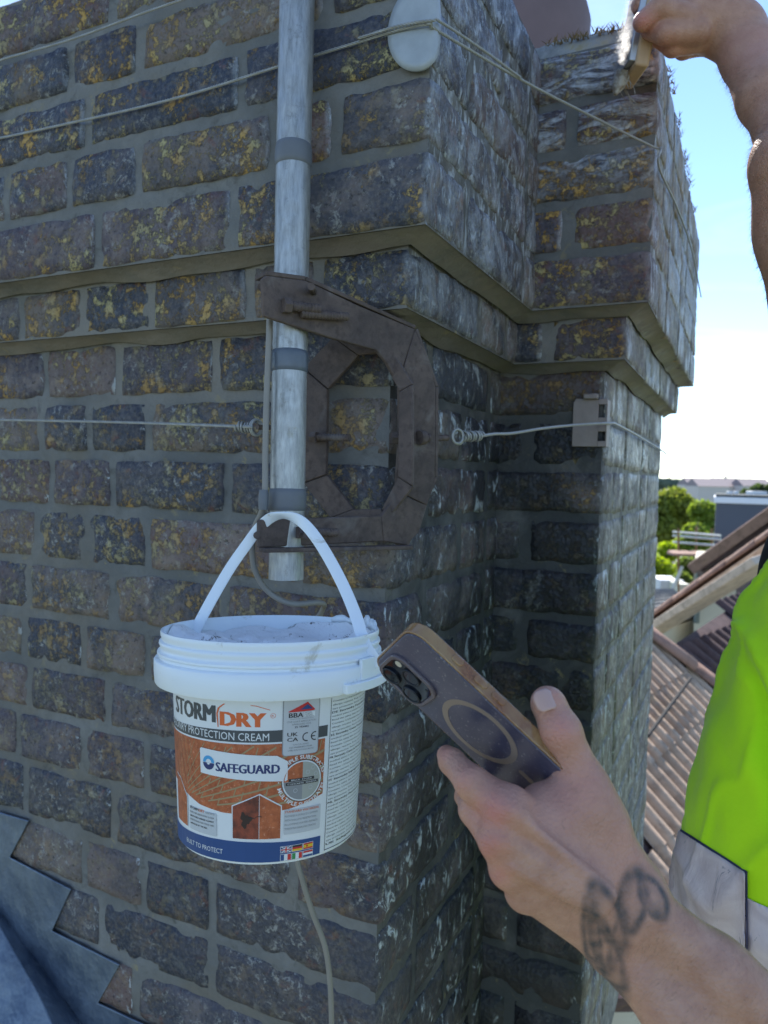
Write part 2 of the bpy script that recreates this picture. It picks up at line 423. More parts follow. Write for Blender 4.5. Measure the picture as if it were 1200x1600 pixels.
# mortar bed: one continuous jointed surface for each face and tier
def grid_face(o, U, Wv, nu, nw, nrm, amp, seed):
    V = []; F = []
    for j in range(nw+1):
        for i in range(nu+1):
            p = o+U*(i/nu)+Wv*(j/nw)
            a = amp*(mn.noise(Vector(p*22+seed))+.6*mn.noise(Vector(p*60+seed)))
            if i in (0, nu) or j in (0, nw): a = min(a, 0)*.3
            V.append(p+nrm*a)
    for j in range(nw):
        for i in range(nu): a = j*(nu+1)+i; F.append((a, a+1, a+nu+2, a+nu+1))
    return V, F
mb = MB(); REC = .0032
A3 = lambda *v: np.array(v, float)
for (zt, zb, o) in ((ZL[0]-.004, ZL[5]+.004, 2*STEP), (ZL[5]+.005, ZL[6]+.004, STEP), (ZL[6]+.005, -1.05, 0)):
    xr = XS+o-REC; yf = YS-o+REC; xb = XB+o-REC; yb = YB-o+REC; ye = YE+o-REC; h = zt-zb; R = .009
    nz = int(h/R)
    faces = [(A3(XL, yf, zb), A3(xr-XL, 0, 0), A3(0, 0, h), A3(0, -1, 0)), (A3(xr, yf, zb), A3(0, yb-yf, 0), A3(0, 0, h), A3(1, 0, 0)),
             (A3(xr, yb, zb), A3(xb-xr, 0, 0), A3(0, 0, h), A3(0, -1, 0)), (A3(xb+.0004, yb, zb), A3(0, ye-yb, 0), A3(0, 0, h), A3(1, 0, 0))]
    for q, (a, U, Wv, nr) in enumerate(faces):
        V, F = grid_face(a, U, Wv, max(2, int(np.linalg.norm(U)/R)), max(2, nz), nr, .0021, 3.0); mb.add(V, F)
    # underside, top, back
    for z, s in ((zb, -1), (zt, 1)):
        for (x0, x1, y0, y1) in ((XL, xr, yf, yb), (XL+.2, xb, yb, ye)):
            nu = max(2, int((x1-x0)/.02)); nw = max(2, int((y1-y0)/.02))
            V, F = grid_face(A3(x0, y0, z), A3(x1-x0, 0, 0), A3(0, y1-y0, 0), nu, nw, A3(0, 0, s), .002, 5.0); mb.add(V, F)
    mb.add([A3(XL, yf, zb), A3(XL, yb, zb), A3(XL, yb, zt), A3(XL, yf, zt)], [(0, 1, 2, 3)])
    mb.add([A3(XL+.2, yb, zb), A3(XL+.2, ye, zb), A3(XL+.2, ye, zt), A3(XL+.2, yb, zt)], [(0, 1, 2, 3)])
    mb.add([A3(XL+.2, ye, zb), A3(xb, ye, zb), A3(xb, ye, zt), A3(XL+.2, ye, zt)], [(0, 1, 2, 3)])
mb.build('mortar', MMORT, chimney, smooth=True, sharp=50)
# rough mortar haunches where the courses step out
mb = MB()
for (z, q1, q0) in ((ZL[5], 2*STEP, STEP), (ZL[6], STEP, 0.0)):
    plan = lambda q: [A3(XL, YS-q, 0), A3(XS+q, YS-q, 0), A3(XS+q, YB-q, 0), A3(XB+q, YB-q, 0), A3(XB+q, YE, 0)]
    U_, L_ = plan(q1-.0045), plan(q0+.0015); V = []; F = []; cols = []
    for i in range(4):
        k = max(2, int(np.linalg.norm(U_[i+1]-U_[i])/.009))
        for j in range(k+(i == 3)): t = j/k; cols.append((U_[i]*(1-t)+U_[i+1]*t, L_[i]*(1-t)+L_[i+1]*t))
    for (a, b) in cols:
        dn = .006+.007*mn.noise(Vector((a*11)+z)); 
        for r in range(5):
            t = r/4; p = a*(1-t)+b*t+A3(0, 0, z+.0035-(dn+.0035)*(t**1.5)); nn = .0040*mn.noise(Vector(p*35))+.0026*mn.noise(Vector(p*90))
            p = p+(a-b)/np.linalg.norm(a-b+1e-9)*nn*(1 if 0 < r < 4 else .2); V.append(p)
    for i in range(len(cols)-1):
        for r in range(4): a = i*5+r; F.append((a, a+5, a+6, a+1))
    mb.add(V, F)
mb.build('haunching', MMORT, chimney, smooth=True, sharp=70)
# flaunching on top
def cap():
    V = []; F = []
    o = 2*STEP
    def sheet(x0, x1, y0, y1, hc):
        nu = max(4, int((x1-x0)/.012)); nw = max(4, int((y1-y0)/.012)); b = len(V)
        for j in range(nw+1):
            for i in range(nu+1):
                x = x0+(x1-x0)*i/nu; y = y0+(y1-y0)*j/nw
                e = min(i, nu-i, j, nw-j)
                d = min(min(x-x0, x1-x), min(y-y0, y1-y))
                z = ZL[0]-.006+min(hc, (.012+(.012 if y0 > 1 else 0))*min(e, 1)+d*.32)+(.006*mn.noise(Vector((x*30, y*30, 1)))+.004*mn.noise(Vector((x*90, y*90, 2))) if e else 0)
                V.append((x, y, z))
        for j in range(nw):
            for i in range(nu): a = b+j*(nu+1)+i; F.append((a, a+1, a+nu+2, a+nu+1))
    sheet(XL, XS+o-.006, YS-o+.006, YB+.3, .05); sheet(XL+.2, XB+o-.004, YB-o+.004, YE+o-.006, .050)
    m = Mat('rough_flaunching', .9)
    c = m.mix(m.rng(m.noise(30, 6, .7), .4, .6), (.20, .20, .19), (.33, .33, .31))
    c = m.mix(m.rng(m.noise(15, 6, .7), .55, .65, 0, .7), c, (.30, .24, .10)); m.color(c); m.bump(m.noise(80, 6, .7), .7, .004)
    npmesh('flaunching', V, F, m.m, chimney)
cap()
# chimney pots behind the top edge
MPOT = simple('terracotta', (.30, .115, .075), .8, 0, .2, 20, .3)
MPOT2 = simple('sooty_clay', (.155, .110, .115), .8, 0, .2, 20, .3)
def pot(name, x, y, z0, prof, m, label):
    mb = MB(); n = 40; V = []; F = []
    for (r, z) in prof:
        for k in range(n): V.append((x+r*cos(2*pi*k/n), y+r*sin(2*pi*k/n), z0+z))
    for i in range(len(prof)-1):
        for k in range(n): F.append((i*n+k, i*n+(k+1) % n, (i+1)*n+(k+1) % n, (i+1)*n+k))
    e = empty(name, (x, y, z0), label, 'chimney pot')
    k0 = len(prof)-4
    npmesh('pot_wall', V, F, m, e)
    return e
c1 = onY(-20, 5, 1.15)
pot('chimney_pot', c1[0]-.03, 1.15, .565, [(.15, 0), (.148, .1), (.135, .22), (.13, .3), (.145, .31), (.145, .35), (.12, .35), (.115, .2), (.115, .05)], MPOT, 'red clay chimney pot at the top left corner above the bricks')
c2 = onY(812, 20, 1.42)
pot('chimney_pot', c2[0], 1.42, .600, [(.120, 0), (.130, .2), (.134, .262), (.128, .285), (.109, .312), (.088, .33), (.073, .36), (.066, .50), (.058, .50), (.058, .1)], MPOT2, 'dark rounded chimney pot at the top behind the rear stack')
# moss and dry grass tufts along the top edge of the rear stack
def tufts():
    V = []; F = []
    for i in range(1500):
        t = rs.rand()
        if rs.rand() < .72: x = XB+2*STEP-.003+rs.uniform(-.02, .004); y = YB-2*STEP+t**1.2*(YE-YB); 
        else: x = rs.uniform(XS, XB+2*STEP); y = YB-2*STEP+rs.uniform(0, .02)
        if mn.noise(Vector((x*14, y*14, 0))) < -.05: continue
        z = ZL[0]+.014; h = rs.uniform(.003, .011); dx, dy = rs.uniform(-.008, .010), rs.uniform(-.008, .008); w = .0009; b = len(V)
        an = rs.uniform(0, pi); wx, wy = cos(an)*w, sin(an)*w
        V += [(x-wx, y-wy, z), (x+wx, y+wy, z), (x+dx*.5+wx*.7, y+dy*.5+wy*.7, z+h*.6), (x+dx*.5-wx*.7, y+dy*.5-wy*.7, z+h*.6), (x+dx, y+dy, z+h), (x+dx, y+dy, z+h*1.001)]
        F += [(b, b+1, b+2, b+3), (b+3, b+2, b+5, b+4)]
    m = simple('dry_moss', (.20, .14, .06), .9, 0, .4, 80, 0)
    o = npmesh('moss', V, F, m, chimney, False); o['kind'] = 'stuff'
tufts()
# ================================================================== STEPPED LEAD FLASHING
def lead():
    Y = YS-.004
    m = Mat('grey_blue_lead', .42, .35, spec=.6)
    c = m.mix(m.rng(m.noise(14, 5, .6, .5), .35, .65), (.075, .105, .155), (.17, .215, .275))
    c = m.mix(m.rng(m.noise(60, 6, .7), .55, .7, 0, .5), c, (.21, .24, .27)); m.color(c)
    m.rough(m.rng(m.noise(20, 4), .35, .65, .30, .55)); m.bump(m.noise(60, 5), .3, .0015, m.bump(m.noise(13, 4), .8, .012))
    e = empty('lead_flashing', onY(0, 1500, Y), 'blue-grey stepped lead flashing against the bricks at the bottom left', 'flashing')
    out = [(-260, 1110), (-170, 1150), (-205, 1195), (-60, 1250), (-75, 1262), (0, 1270), (44, 1283), (14, 1340), (110, 1390), (80, 1455), (186, 1508), (152, 1568), (260, 1618), (225, 1690), (340, 1750), (60, 1900), (-400, 1500)]
    V = [onY(x, y, Y) for x, y in out]
    mb = MB().prism(V, (0, .003, 0)); mb.build('step_sheet', m.m, e, bevel=.0012)
    # turned-out apron with a folded ridge, coming away from the wall
    rid = [onY(-60, 1350, Y-.004), onY(0, 1448, Y-.020), onY(60, 1553, Y-.034), onY(90, 1620, Y-.046), onY(130, 1720, Y-.06)]
    V = []; F = []
    n = len(rid)
    for i, r in enumerate(rid):
        V += [r+A3(.10, .03-.0*i, -.085), r+A3(.012, .004, -.009), r, r+A3(-.05, -.03, -.018), r+A3(-.30, -.16, -.13)]
    for i in range(n-1):
        for k in range(4): a = i*5+k; F.append((a, a+1, a+6, a+5))
    o = npmesh('apron_sheet', V, F, m.m, e)
    md = o.modifiers.new('thick', 'SOLIDIFY'); md.thickness = .0025
    o.data.set_sharp_from_angle(angle=radians(12)); bv = o.modifiers.new('b', 'BEVEL'); bv.width = .002; bv.segments = 2
lead()
print('chimney', nb, time.time()-T0)
# ================================================================== MAST, TAPES, CABLE
def zat(x, y, Z): return PZ(x, y, Z)
ZM = .700
mast = empty('aerial_mast', zat(447, 905, ZM), 'pale galvanised steel mast standing upright in front of the bricks, banded with grey tape', 'mast')
pts = [zat(468, -180, ZM+.004), zat(463, 60, ZM), zat(458.5, 250, ZM), zat(455, 450, ZM), zat(452, 600, ZM), zat(449.5, 760, ZM), zat(447, 905, ZM)]
RM = .0166
def hollow(pts, r, n=40):
    mb = MB().tube(pts, r, n, cap=False)
    e = pts[-1]; t = (pts[-1]-pts[-2]); t /= np.linalg.norm(t)
    mb.tube([e, e-t*.05], [r-.002]*2, n, cap=True)
    mb.tube([e, e+t*.0003], [r, r-.002], n, cap=False); return mb
hollow(pts, RM).build('tube', MGALV, mast, smooth=True)
def along(y, r=0):
    ys = [-180, 60, 250, 450, 600, 760, 905]
    for i in range(6):
        if ys[i] <= y <= ys[i+1]:
            t = (y-ys[i])/(ys[i+1]-ys[i]); return pts[i]*(1-t)+pts[i+1]*t
for (ya, yb2, rr, m) in ((228, 262, .0010, MTAPE), (549, 582, .0008, MTAPE2), (764, 798, .0011, MTAPE)):
    p = [along(y) for y in np.linspace(ya, yb2, 6)]
    q = [RM+rr+rs.uniform(0, .0003) for _ in p]; q[0] = q[-1] = RM+.0002
    MB().tube([p[0]-(p[1]-p[0])*.02]+p+[p[-1]+(p[-1]-p[-2])*.02], [RM+.0001]+q+[RM+.0001], 40, cap=False).build('tape_band', m, mast, smooth=True, sharp=60)
# tape tail wrapped over the cable
cb = [zat(421, 440, .690), zat(421, 500, .686), zat(419, 560, .686), zat(416, 640, .686), zat(414.5, 720, .686), zat(414, 770, .684), zat(409, 800, .690),
      zat(398, 825, .700), zat(394, 860, .706), zat(400, 895, .71), zat(420, 925, .715), zat(455, 943, .72), zat(500, 942, .735), zat(503, 955, .765), zat(470, 1010, .765),
      zat(452, 1120, .765), zat(452, 1240, .765), zat(462, 1330, .765), zat(474, 1380, .765), zat(490, 1430, .768), zat(508, 1480, .770), zat(516, 1540, .772), zat(518, 1620, .775), zat(515, 1720, .775)]
cab = MB().tube(catmull(cb, 8), .0029, 12).build('cable', MCABLE, None, smooth=True)
tag(cab, 'thin grey cable running down beside the mast, looping under it and hanging below the bucket', 'cable')
a, b = along(768), along(794)
MB().tube([zat(412, 766, .684), zat(411.5, 780, .683), zat(411, 796, .684)], [.0042, .0048, .0042], 14).build('tape_wrap', MTAPE, mast, smooth=True)
# ================================================================== RUSTY CHIMNEY BRACKET
brk = empty('mast_bracket', zat(520, 840, .70), 'rusty brown steel chimney bracket with eight-sided frames clamped to the mast', 'bracket')
Q0 = zat(410, 640, .662); DF = .819*R0+.574*FH; NF = np.cross(DF, A3(0, 0, 1)); NF /= np.linalg.norm(NF)
if NF@FWD > 0: NF = -NF                      # NF points to the camera
def fp(x, y, o=0): return onP(x, y, Q0+NF*o, NF)
def plate(name, poly, th=.005, o=0, parent=brk): return MB().prism([fp(x, y, o) for x, y in poly], -NF*th).build(name, MRUST, parent, bevel=.0012)
plate('top_arm', [(409, 436), (416, 430), (478, 438), (560, 477), (649, 514), (622, 600), (604, 566), (588, 547), (520, 529), (461, 510), (412, 494)])
plate('front_leg', [(649, 515), (670, 566), (681, 605), (680, 745), (668, 790), (624, 768), (643, 740), (644, 620), (624, 600)], .005, .001)
plate('leg_web', [(624, 602), (644, 622), (643, 740), (624, 768), (620, 752), (625, 680), (624, 612)], .005, -.006)
plate('corner_gusset', [(668, 790), (655, 832), (634, 852), (600, 846), (596, 806), (622, 770)], .005, .0005)
plate('bottom_arm', [(406, 812), (560, 807), (596, 806), (600, 846), (404, 856), (404, 816)], .005, 0)
def lip(p0, p1, d, w, th=.004, name='flange'):
    a, b = np.array(p0), np.array(p1); d = np.array(d, float); d /= np.linalg.norm(d)
    up = np.cross(b-a, d); up /= np.linalg.norm(up)
    MB().prism([a, b, b+d*w, a+d*w], up*th).build(name, MRUST, brk, bevel=.0008)
lip(fp(404, 855, -.004), fp(634, 851, -.004), NF, .013)
lip(fp(416, 430, 0), fp(478, 438, 0), -NF, .024); lip(fp(478, 438, 0), fp(649, 514, 0), -NF, .024)
lip(fp(649, 515, 0), fp(681, 605, 0), -NF, .022); lip(fp(681, 605, 0), fp(680, 745, 0), -NF, .022); lip(fp(680, 745, 0), fp(634, 852, 0), -NF, .022)
YR = YS-.022
def ring_plate(outer, inner, Y, th):
    n = len(outer); V = [onY(x, y, Y) for x, y in outer]+[onY(x, y, Y) for x, y in inner]
    mbs = []
    for i in range(n):
        j = (i+1) % n
        pl = [V[i], V[j], V[n+j], V[n+i]]
        c = sum(pl)/4; pl = [c+(p-c)*.992 for p in pl]
        MB().prism([p+A3(0, (-.0015 if i % 2 else 0), 0) for p in pl], A3(0, th, 0)).build('frame_bar', MRUST, brk, bevel=.001)
ring_plate([(474, 575), (520, 526), (600, 530), (645, 600), (645, 760), (604, 812), (516, 810), (474, 755)],
           [(512, 608), (560, 555), (592, 552), (624, 612), (622, 745), (596, 795), (552, 796), (510, 742)], YR, .006)
def bolt(p, q, r, head=True, parent=brk, hr=1.7, name='bolt', thread=True):
    p, q = np.array(p), np.array(q); L = np.linalg.norm(q-p); n = max(6, int(L/.0016)) if thread else 3; t = (q-p)/L
    P_ = [p+(q-p)*i/n for i in range(n+1)]; rr = [r*(1+(.10 if i % 2 else -.06)) if thread else r for i in range(n+1)]
    m = MB().tube(P_, rr, 12)
    if head:
        m.tube([p-t*.001, p+t*.006], [r*hr]*2, 6)
    return m.build(name, MRUST, parent, smooth=True, sharp=30)
bolt(fp(444, 477, .004), fp(500, 483, .007), .0042); bolt(fp(470, 490, .004), fp(544, 495, .007), .0038, False)
bolt(fp(466, 832, .004), fp(528, 832, .006), .0036)
bolt(onY(488, 683, YS-.03), onY(546, 684, YS-.03), .0036); bolt(fp(612, 684, -.012), fp(672, 684, .002), .0040); bolt(fp(655, 684, .006), fp(663, 684, .006), .0075, False, thread=False)
bolt(fp(676, 685, -.004), zat(700, 684, .80), .0032, False)
# clamps round the mast behind the arms
for y in (462, 832):
    c = along(y); V = []
    for k in range(17):
        an = pi*k/16; V.append(c+RT*cos(an)*(RM+.006)+FH*(sin(an)*(RM+.006)-.004))
    MB().tube([V[0]-FH*.03]+V+[V[-1]-FH*.03], .0034, 10).build('u_bolt', MRUST, brk, smooth=True)
MB().tube([zat(470, 668, .735), zat(440, 668, .735), zat(412, 668, .728), zat(402, 667, .722)], .0026, 10).build('hook_bolt', MRUST, brk, smooth=True)
# ================================================================== LASHING WIRES
def twisted(pts, r, pitch=.011, strands=3, sub=6):
    P_ = catmull(pts, 24); L = [0]
    for i in range(1, len(P_)): L.append(L[-1]+np.linalg.norm(P_[i]-P_[i-1]))
    n = int(L[-1]/(pitch/8)); L = np.array(L); P_ = np.array(P_); S = np.linspace(0, L[-1], n)
    C = np.stack([np.interp(S, L, P_[:, k]) for k in range(3)], 1); T = np.gradient(C, axis=0); T /= np.linalg.norm(T, axis=1)[:, None]
    x = np.cross(T, A3(0, 0, 1)); x /= np.linalg.norm(x, axis=1)[:, None]; y = np.cross(T, x); mb = MB()
    for s in range(strands):
        an = 2*pi*(S/pitch+s/strands); mb.tube(C+(np.cos(an)[:, None]*x+np.sin(an)[:, None]*y)*r*.52, r*.56, sub)
    return mb
YW = YS-2*STEP-.0045
XU, YU, XBU, YBU = XS+2*STEP, YS-2*STEP, XB+2*STEP, YB-2*STEP
ZC1 = onY(690, 44, YU)[2]; ZC2 = onY(1004, 236, YBU)[2]
up = [onY(-260, 250, YW), onY(-60, 226, YW), onY(120, 190, YW), onY(280, 152, YW), onY(435, 104, YW), onY(560, 66, YW), onY(625, 46, YW-.002), onY(672, 38, YW-.003),
      A3(XU+.004, YU+.002, ZC1), A3(XU+.002+(XBU-XU)*.33, YU+(YBU-YU)*.33, ZC1*.67+ZC2*.33-.004), A3(XU+.002+(XBU-XU)*.66, YU+(YBU-YU)*.66-.002, ZC1*.33+ZC2*.67-.004), A3(XBU-.003, YBU-.007, ZC2), A3(XBU+.005, YBU+.003, ZC2), onX(1030, 262, XBU+.004), onX(1058, 325, XBU+.004), onX(1080, 388, XBU+.004), A3(XBU+.004, 2.0, .46)]
tag(twisted(up, .0015).build('lashing_wire', MWIRE, None, smooth=True), 'upper twisted steel wire passing behind the mast and round both top corners', 'wire', 'lashing wires round the stack')
u2 = [onY(560, 60, YW-.003), onY(625, 40, YW-.005), onY(676, 32, YW-.006), A3(XU+.008, YU+.002, ZC1+.006), A3(XU+.004+(XBU-XU)*.16, YU+(YBU-YU)*.16, ZC1+.007), A3(XU+.004+(XBU-XU)*.30, YU+(YBU-YU)*.30, ZC1+.003)]
tag(twisted(u2, .0014).build('lashing_wire', MWIRE, None, smooth=True), 'short doubled wire end lying on the round corner plate', 'wire', 'lashing wires round the stack')
u0 = [onY(-80, 122, YW-.01), onY(0, 94, YW-.010), onY(110, 62, YW-.008), onY(225, 20, YW-.010), onY(300, -6, YW-.010), onY(430, -56, YW-.010), onY(500, -90, YW-.010)]
tag(twisted(u0, .0013).build('lashing_wire', MWIRE, None, smooth=True), 'thin wire crossing the top left corner just under the top course', 'wire', 'lashing wires round the stack')
def coil(a, b, r, turns, wr):
    a, b = np.array(a), np.array(b); t = (b-a)/np.linalg.norm(b-a); x = np.cross(t, A3(0, 0, 1)); x /= np.linalg.norm(x); y = np.cross(t, x)
    n = int(turns*14); P_ = []
    for i in range(n+1):
        q = i/n; an = 2*pi*turns*q; P_.append(a+(b-a)*q+(x*cos(an)+y*sin(an))*r*(1+.12*sin(q*19)))
    return P_
wl = empty('lashing_wire', onY(200, 661, .66), 'taut lower wire across the left bricks, knotted beside the mast', 'wire', 'lashing wires round the stack')
e1 = zat(372, 666, .735)
twisted([onY(-300, 652, .665), onY(0, 656, .665), onY(200, 660, .665), e1, zat(392, 668, .733)], .0017).build('wire', MWIRE, wl, smooth=True)
MB().tube(coil(zat(370, 666, .735), zat(394, 669, .732), .0046, 5, .001), .0012, 7).build('knot', MWIRE, wl, smooth=True)
def eye(c, r, ax1, ax2, wr, n=28): return MB().tube([c+r*(np.array(ax1)*cos(2*pi*k/n)+np.array(ax2)*sin(2*pi*k/n)) for k in range(n+1)], wr, 8, cap=False)
for k, dx in enumerate((0, 2.5)):
    eye(zat(399+dx, 668, .731), .0078, RT*.6+FH*.5, UP, .0013).build('loop', MWIRE, wl, smooth=True)
wr_ = empty('lashing_wire', zat(800, 676, .9), 'lower wire from a ringed knot right of the bracket round the rear corner', 'wire', 'lashing wires round the stack')
MB().tube(catmull([zat(748, 682, .835), zat(772, 678, .86), zat(800, 677, .89), zat(850, 669, .94), zat(900, 664, .99), A3(XB+.0085, YB-.0075, onY(941, 662, YB)[2]), onX(965, 664, XB+.006), onX(1000, 683, XB+.005), onX(1037, 706, XB+.005), onX(1040, 710, XB+.002)], 8), .0019, 9).build('wire', MWIRE, wr_, smooth=True)
for k in range(2): eye(zat(715+k, 682+k, .81+.004*k), .0078, RT*.8+FH*.5, UP, .0016).build('loop', MWIRE, wr_, smooth=True)
MB().tube(coil(zat(722, 682, .815), zat(752, 681, .838), .0050, 7, .001), .0013, 7).build('knot', MWIRE, wr_, smooth=True)
# round plate folded over the near upper corner
def corner_disc():
    cz = onY(672, 40, YU)[2]; r = .0405; V = []; F = []; e = .0035
    nr = 6; na = 44
    def pt(u, v):   # u along: negative on the front face, positive on the return
        rr = .006
        if u < -rr: return A3(XU+e+u, YU-e, cz+v)
        if u > rr: return A3(XU+e, YU-e+u, cz+v)
        t = (u+rr)/(2*rr)*pi/2; return A3(XU+e-rr+rr*sin(t)*1.0, YU-e+rr-rr*cos(t), cz+v)
    V.append(pt(-.012, 0))
    for i in range(1, nr+1):
        for k in range(na):
            an = 2*pi*k/na; q = r*i/nr; u = -.012+q*cos(an)*(.86 if cos(an) < 0 else .62); V.append(pt(u, q*sin(an)))
    for k in range(na): F.append((0, 1+k, 1+(k+1) % na, 0))
    F = [(0, 1+k, 1+(k+1) % na) for k in range(na)]
    for i in range(nr-1):
        for k in range(na): a = 1+i*na; F.append((a+k, a+na+k, a+na+(k+1) % na, a+(k+1) % na))
    o = mesh('corner_plate', V, F, MPLATE, None, True); md = o.modifiers.new('t', 'SOLIDIFY'); md.thickness = .0022; md.offset = 0
    tag(o, 'pale round metal plate folded over the near upper brick corner under the wire', 'plate')
corner_disc()
def corner_clip():
    e = empty('corner_bracket', onY(920, 650, YB), 'small rusty angle plate with slots on the rear corner under the lower wire', 'bracket')
    m = simple('dull_zinc_angle', (.27, .23, .21), .6, .3, .25, 70, .3)
    zt, zb = onY(920, 625, YB)[2], onY(920, 698, YB)[2]; x0 = onY(896, 650, YB)[0]; y = YB-.004; x1 = XB+.004; yb_ = YB+.022
    zm0, zm1 = zt-.019, zt-.027
    def sheet(a, b, c, d, th): return MB().prism([a, b, c, d], th)
    fr = MB().prism([A3(x0, y, zb), A3(x1-.012, y, zb), A3(x1-.012, y, zt), A3(x0+.004, y, zt+.002), A3(x0, y, zt-.004)], (0, .0025, 0))
    fr.box((x1-.006, y+.00125, zt-.003), (.006, 0, 0), (0, .00125, 0), (0, 0, .004)); fr.box((x1-.006, y+.00125, (zt+zb)/2-.002), (.006, 0, 0), (0, .00125, 0), (0, 0, .010)); fr.box((x1-.006, y+.00125, zb+.004), (.006, 0, 0), (0, .00125, 0), (0, 0, .004))
    fr.build('front_plate', m, e, bevel=.0006)
    MB().prism([A3(x1, y+.003, zb), A3(x1, yb_, zb), A3(x1, yb_, zt), A3(x1, y+.003, zt)], (-.0022, 0, 0)).build('side_plate', m, e, bevel=.0006)
    MB().box((x0+.025, y-.003, zt+.004), (.010, 0, 0), (0, .006, 0), (0, 0, .004)).build('top_tab', m, e, bevel=.002)
corner_clip()
print('metal', time.time()-T0)
# ================================================================== BUCKET
BC = PZ(425, 980.5, .62)
_t = radians(4.4)
BAX = A3(0, 0, 1)*cos(_t)+FH*sin(_t)-R0*.012; BAX /= np.linalg.norm(BAX)
BE1 = -FH-BAX*(-FH@BAX); BE1 /= np.linalg.norm(BE1); BE2 = np.cross(BAX, BE1)
def BR(z): return .0795+(z+.043)*.0551
def cyl(th, z, r): th = radians(th); return BC+BAX*z+r*(BE1*cos(th)+BE2*sin(th))
bucket = empty('bucket', BC-BAX*.166, 'white plastic tub of masonry cream hanging by its strap from the rusty bracket', 'bucket')
m = Mat('white_plastic', .38, spec=.5); m.set('Subsurface Weight', .12); m.set('Subsurface Radius', (.004, .004, .005)); m.set('Subsurface Scale', .5)
g = m.rng(m.noise(38, 7, .7, .6), .60, .68); x, y, z = m.sep(m.pos)
m.color(m.mix(m.mul(g, .55), m.mix(m.noise(9, 3), (.70, .76, .80), (.80, .84, .86)), (.40, .38, .30)))
m.rough(m.rng(m.noise(60, 4), .3, .7, .30, .5)); m.bump(m.noise(30, 3), .15, .001)
MWHITE = m.m
def lathe(prof, name, mt, parent, n=96, a0=0, a1=360, wob=0, sharp=45):
    V = []; F = []; full = abs(a1-a0-360) < 1e-6; nn = n if full else n+1
    for (r, z) in prof:
        for k in range(nn):
            th = a0+(a1-a0)*k/n
            w = wob*mn.noise(Vector((cos(radians(th))*3, sin(radians(th))*3, z*60)))
            V.append(cyl(th, z, r+w))
    for i in range(len(prof)-1):
        for k in range(n): k2 = (k+1) % nn; F.append((i*nn+k, i*nn+k2, (i+1)*nn+k2, (i+1)*nn+k))
    o = npmesh(name, V, F, mt, parent); o.data.set_sharp_from_angle(angle=radians(sharp)); return o
BB = -.1655
lathe([(.0, -.160), (.060, -.160), (.070, BB+.0), (.0710, BB), (.0724, BB+.0015), (BR(-.15), -.15), (BR(-.10), -.10), (.0795, -.043), (.0795, -.032)][1:], 'body', MWHITE, bucket)
lathe([(.0005, -.1605), (.0705, -.1605), (.0712, BB)], 'base_plate', MWHITE, bucket)
lathe([(.0750, -.08), (.0775, -.045), (.0790, -.036), (.0860, -.018), (.0868, -.010), (.0874, -.001), (.0882, .0005), (.0896, .0003), (.0902, -.0012), (.0900, -.0035), (.0893, -.0052), (.0893, -.0068), (.0908, -.0078), (.0912, -.0095), (.0903, -.0112), (.0898, -.0128), (.0905, -.0146), (.0922, -.0158), (.0924, -.0172), (.0908, -.0188),
       (.0912, -.0205), (.0940, -.0214), (.0948, -.0226), (.0946, -.031), (.0941, -.0398), (.0936, -.0406), (.0925, -.0403), (.0930, -.030), (.0935, -.0235), (.0890, -.0225), (.0800, -.0225)], 'collar', MWHITE, bucket, wob=.0006)
# flaky torn bit of rim at the back right
V = []; F = []
for k in range(31):
    th = 92+k*1.9; r = .0888; h = max(.0004, (.0075*(.55+.9*mn.noise(Vector((k*.37, 2.2, 0)))))*min(1, k/6, (30-k)/4))
    V += [cyl(th, -.004, r), cyl(th, h, r+.0012*mn.noise(Vector((k*.6, 0, 5))))]
    if k: a = 2*k-2; F.append((a, a+2, a+3, a+1))
o = npmesh('torn_rim', V, F, MWHITE, bucket); md = o.modifiers.new('t', 'SOLIDIFY'); md.thickness = .0018
# lug under the strap hinge
def shell(t0, t1, z0, z1, r0, r1, name, mt, n=12):
    V = []; F = []
    for k in range(n+1):
        th = t0+(t1-t0)*k/n
        V += [cyl(th, z0, r0), cyl(th, z1, r0), cyl(th, z1, r1), cyl(th, z0, r1)]
    for k in range(n):
        for j in range(4): a = k*4; F.append((a+j, a+(j+1) % 4, a+4+(j+1) % 4, a+4+j))
    F += [(0, 1, 2, 3)[::-1], tuple(n*4+j for j in range(4))]
    return MB().add(V, F).build(name, mt, bucket, bevel=.0008)
shell(43, 84, -.0400, -.0325, .092, .0985, 'lug', MWHITE); shell(54, 76, -.0325, -.016, .093, .0962, 'hinge_block', MWHITE)
shell(-125, -104, -.040, -.016, .092, .097, 'hinge_block', MWHITE)
# cream inside
V = []; F = []; nr, na = 26, 90
for i in range(nr+1):
    for k in range(na):
        r = .0862*(i/nr); an = 2*pi*k/na; x, y = r*cos(an), r*sin(an)
        z = -.0165+.013*mn.noise(Vector((x*28, y*28, 0)))+.004*mn.noise(Vector((x*75, y*75, 4)))+(.010*max(0, (i/nr-.75)*4)**2)
        V.append(BC+BAX*z+BE1*x+BE2*y)
for i in range(nr):
    for k in range(na): F.append((i*na+k, i*na+(k+1) % na, (i+1)*na+(k+1) % na, (i+1)*na+k))
m = Mat('masonry_cream', .35, spec=.5); m.set('Subsurface Weight', .2); m.set('Subsurface Radius', (.004, .004, .004)); m.set('Subsurface Scale', .4)
d = m.mul(m.rng(m.noise(75, 7, .75, .8), .575, .615), m.rng(m.noise(16, 3), .40, .50))
m.color(m.mix(d, (.86, .87, .88), (.05, .045, .04))); m.bump(m.noise(90, 6, .7), .8, .004)
npmesh('cream', V, F, m.m, bucket)
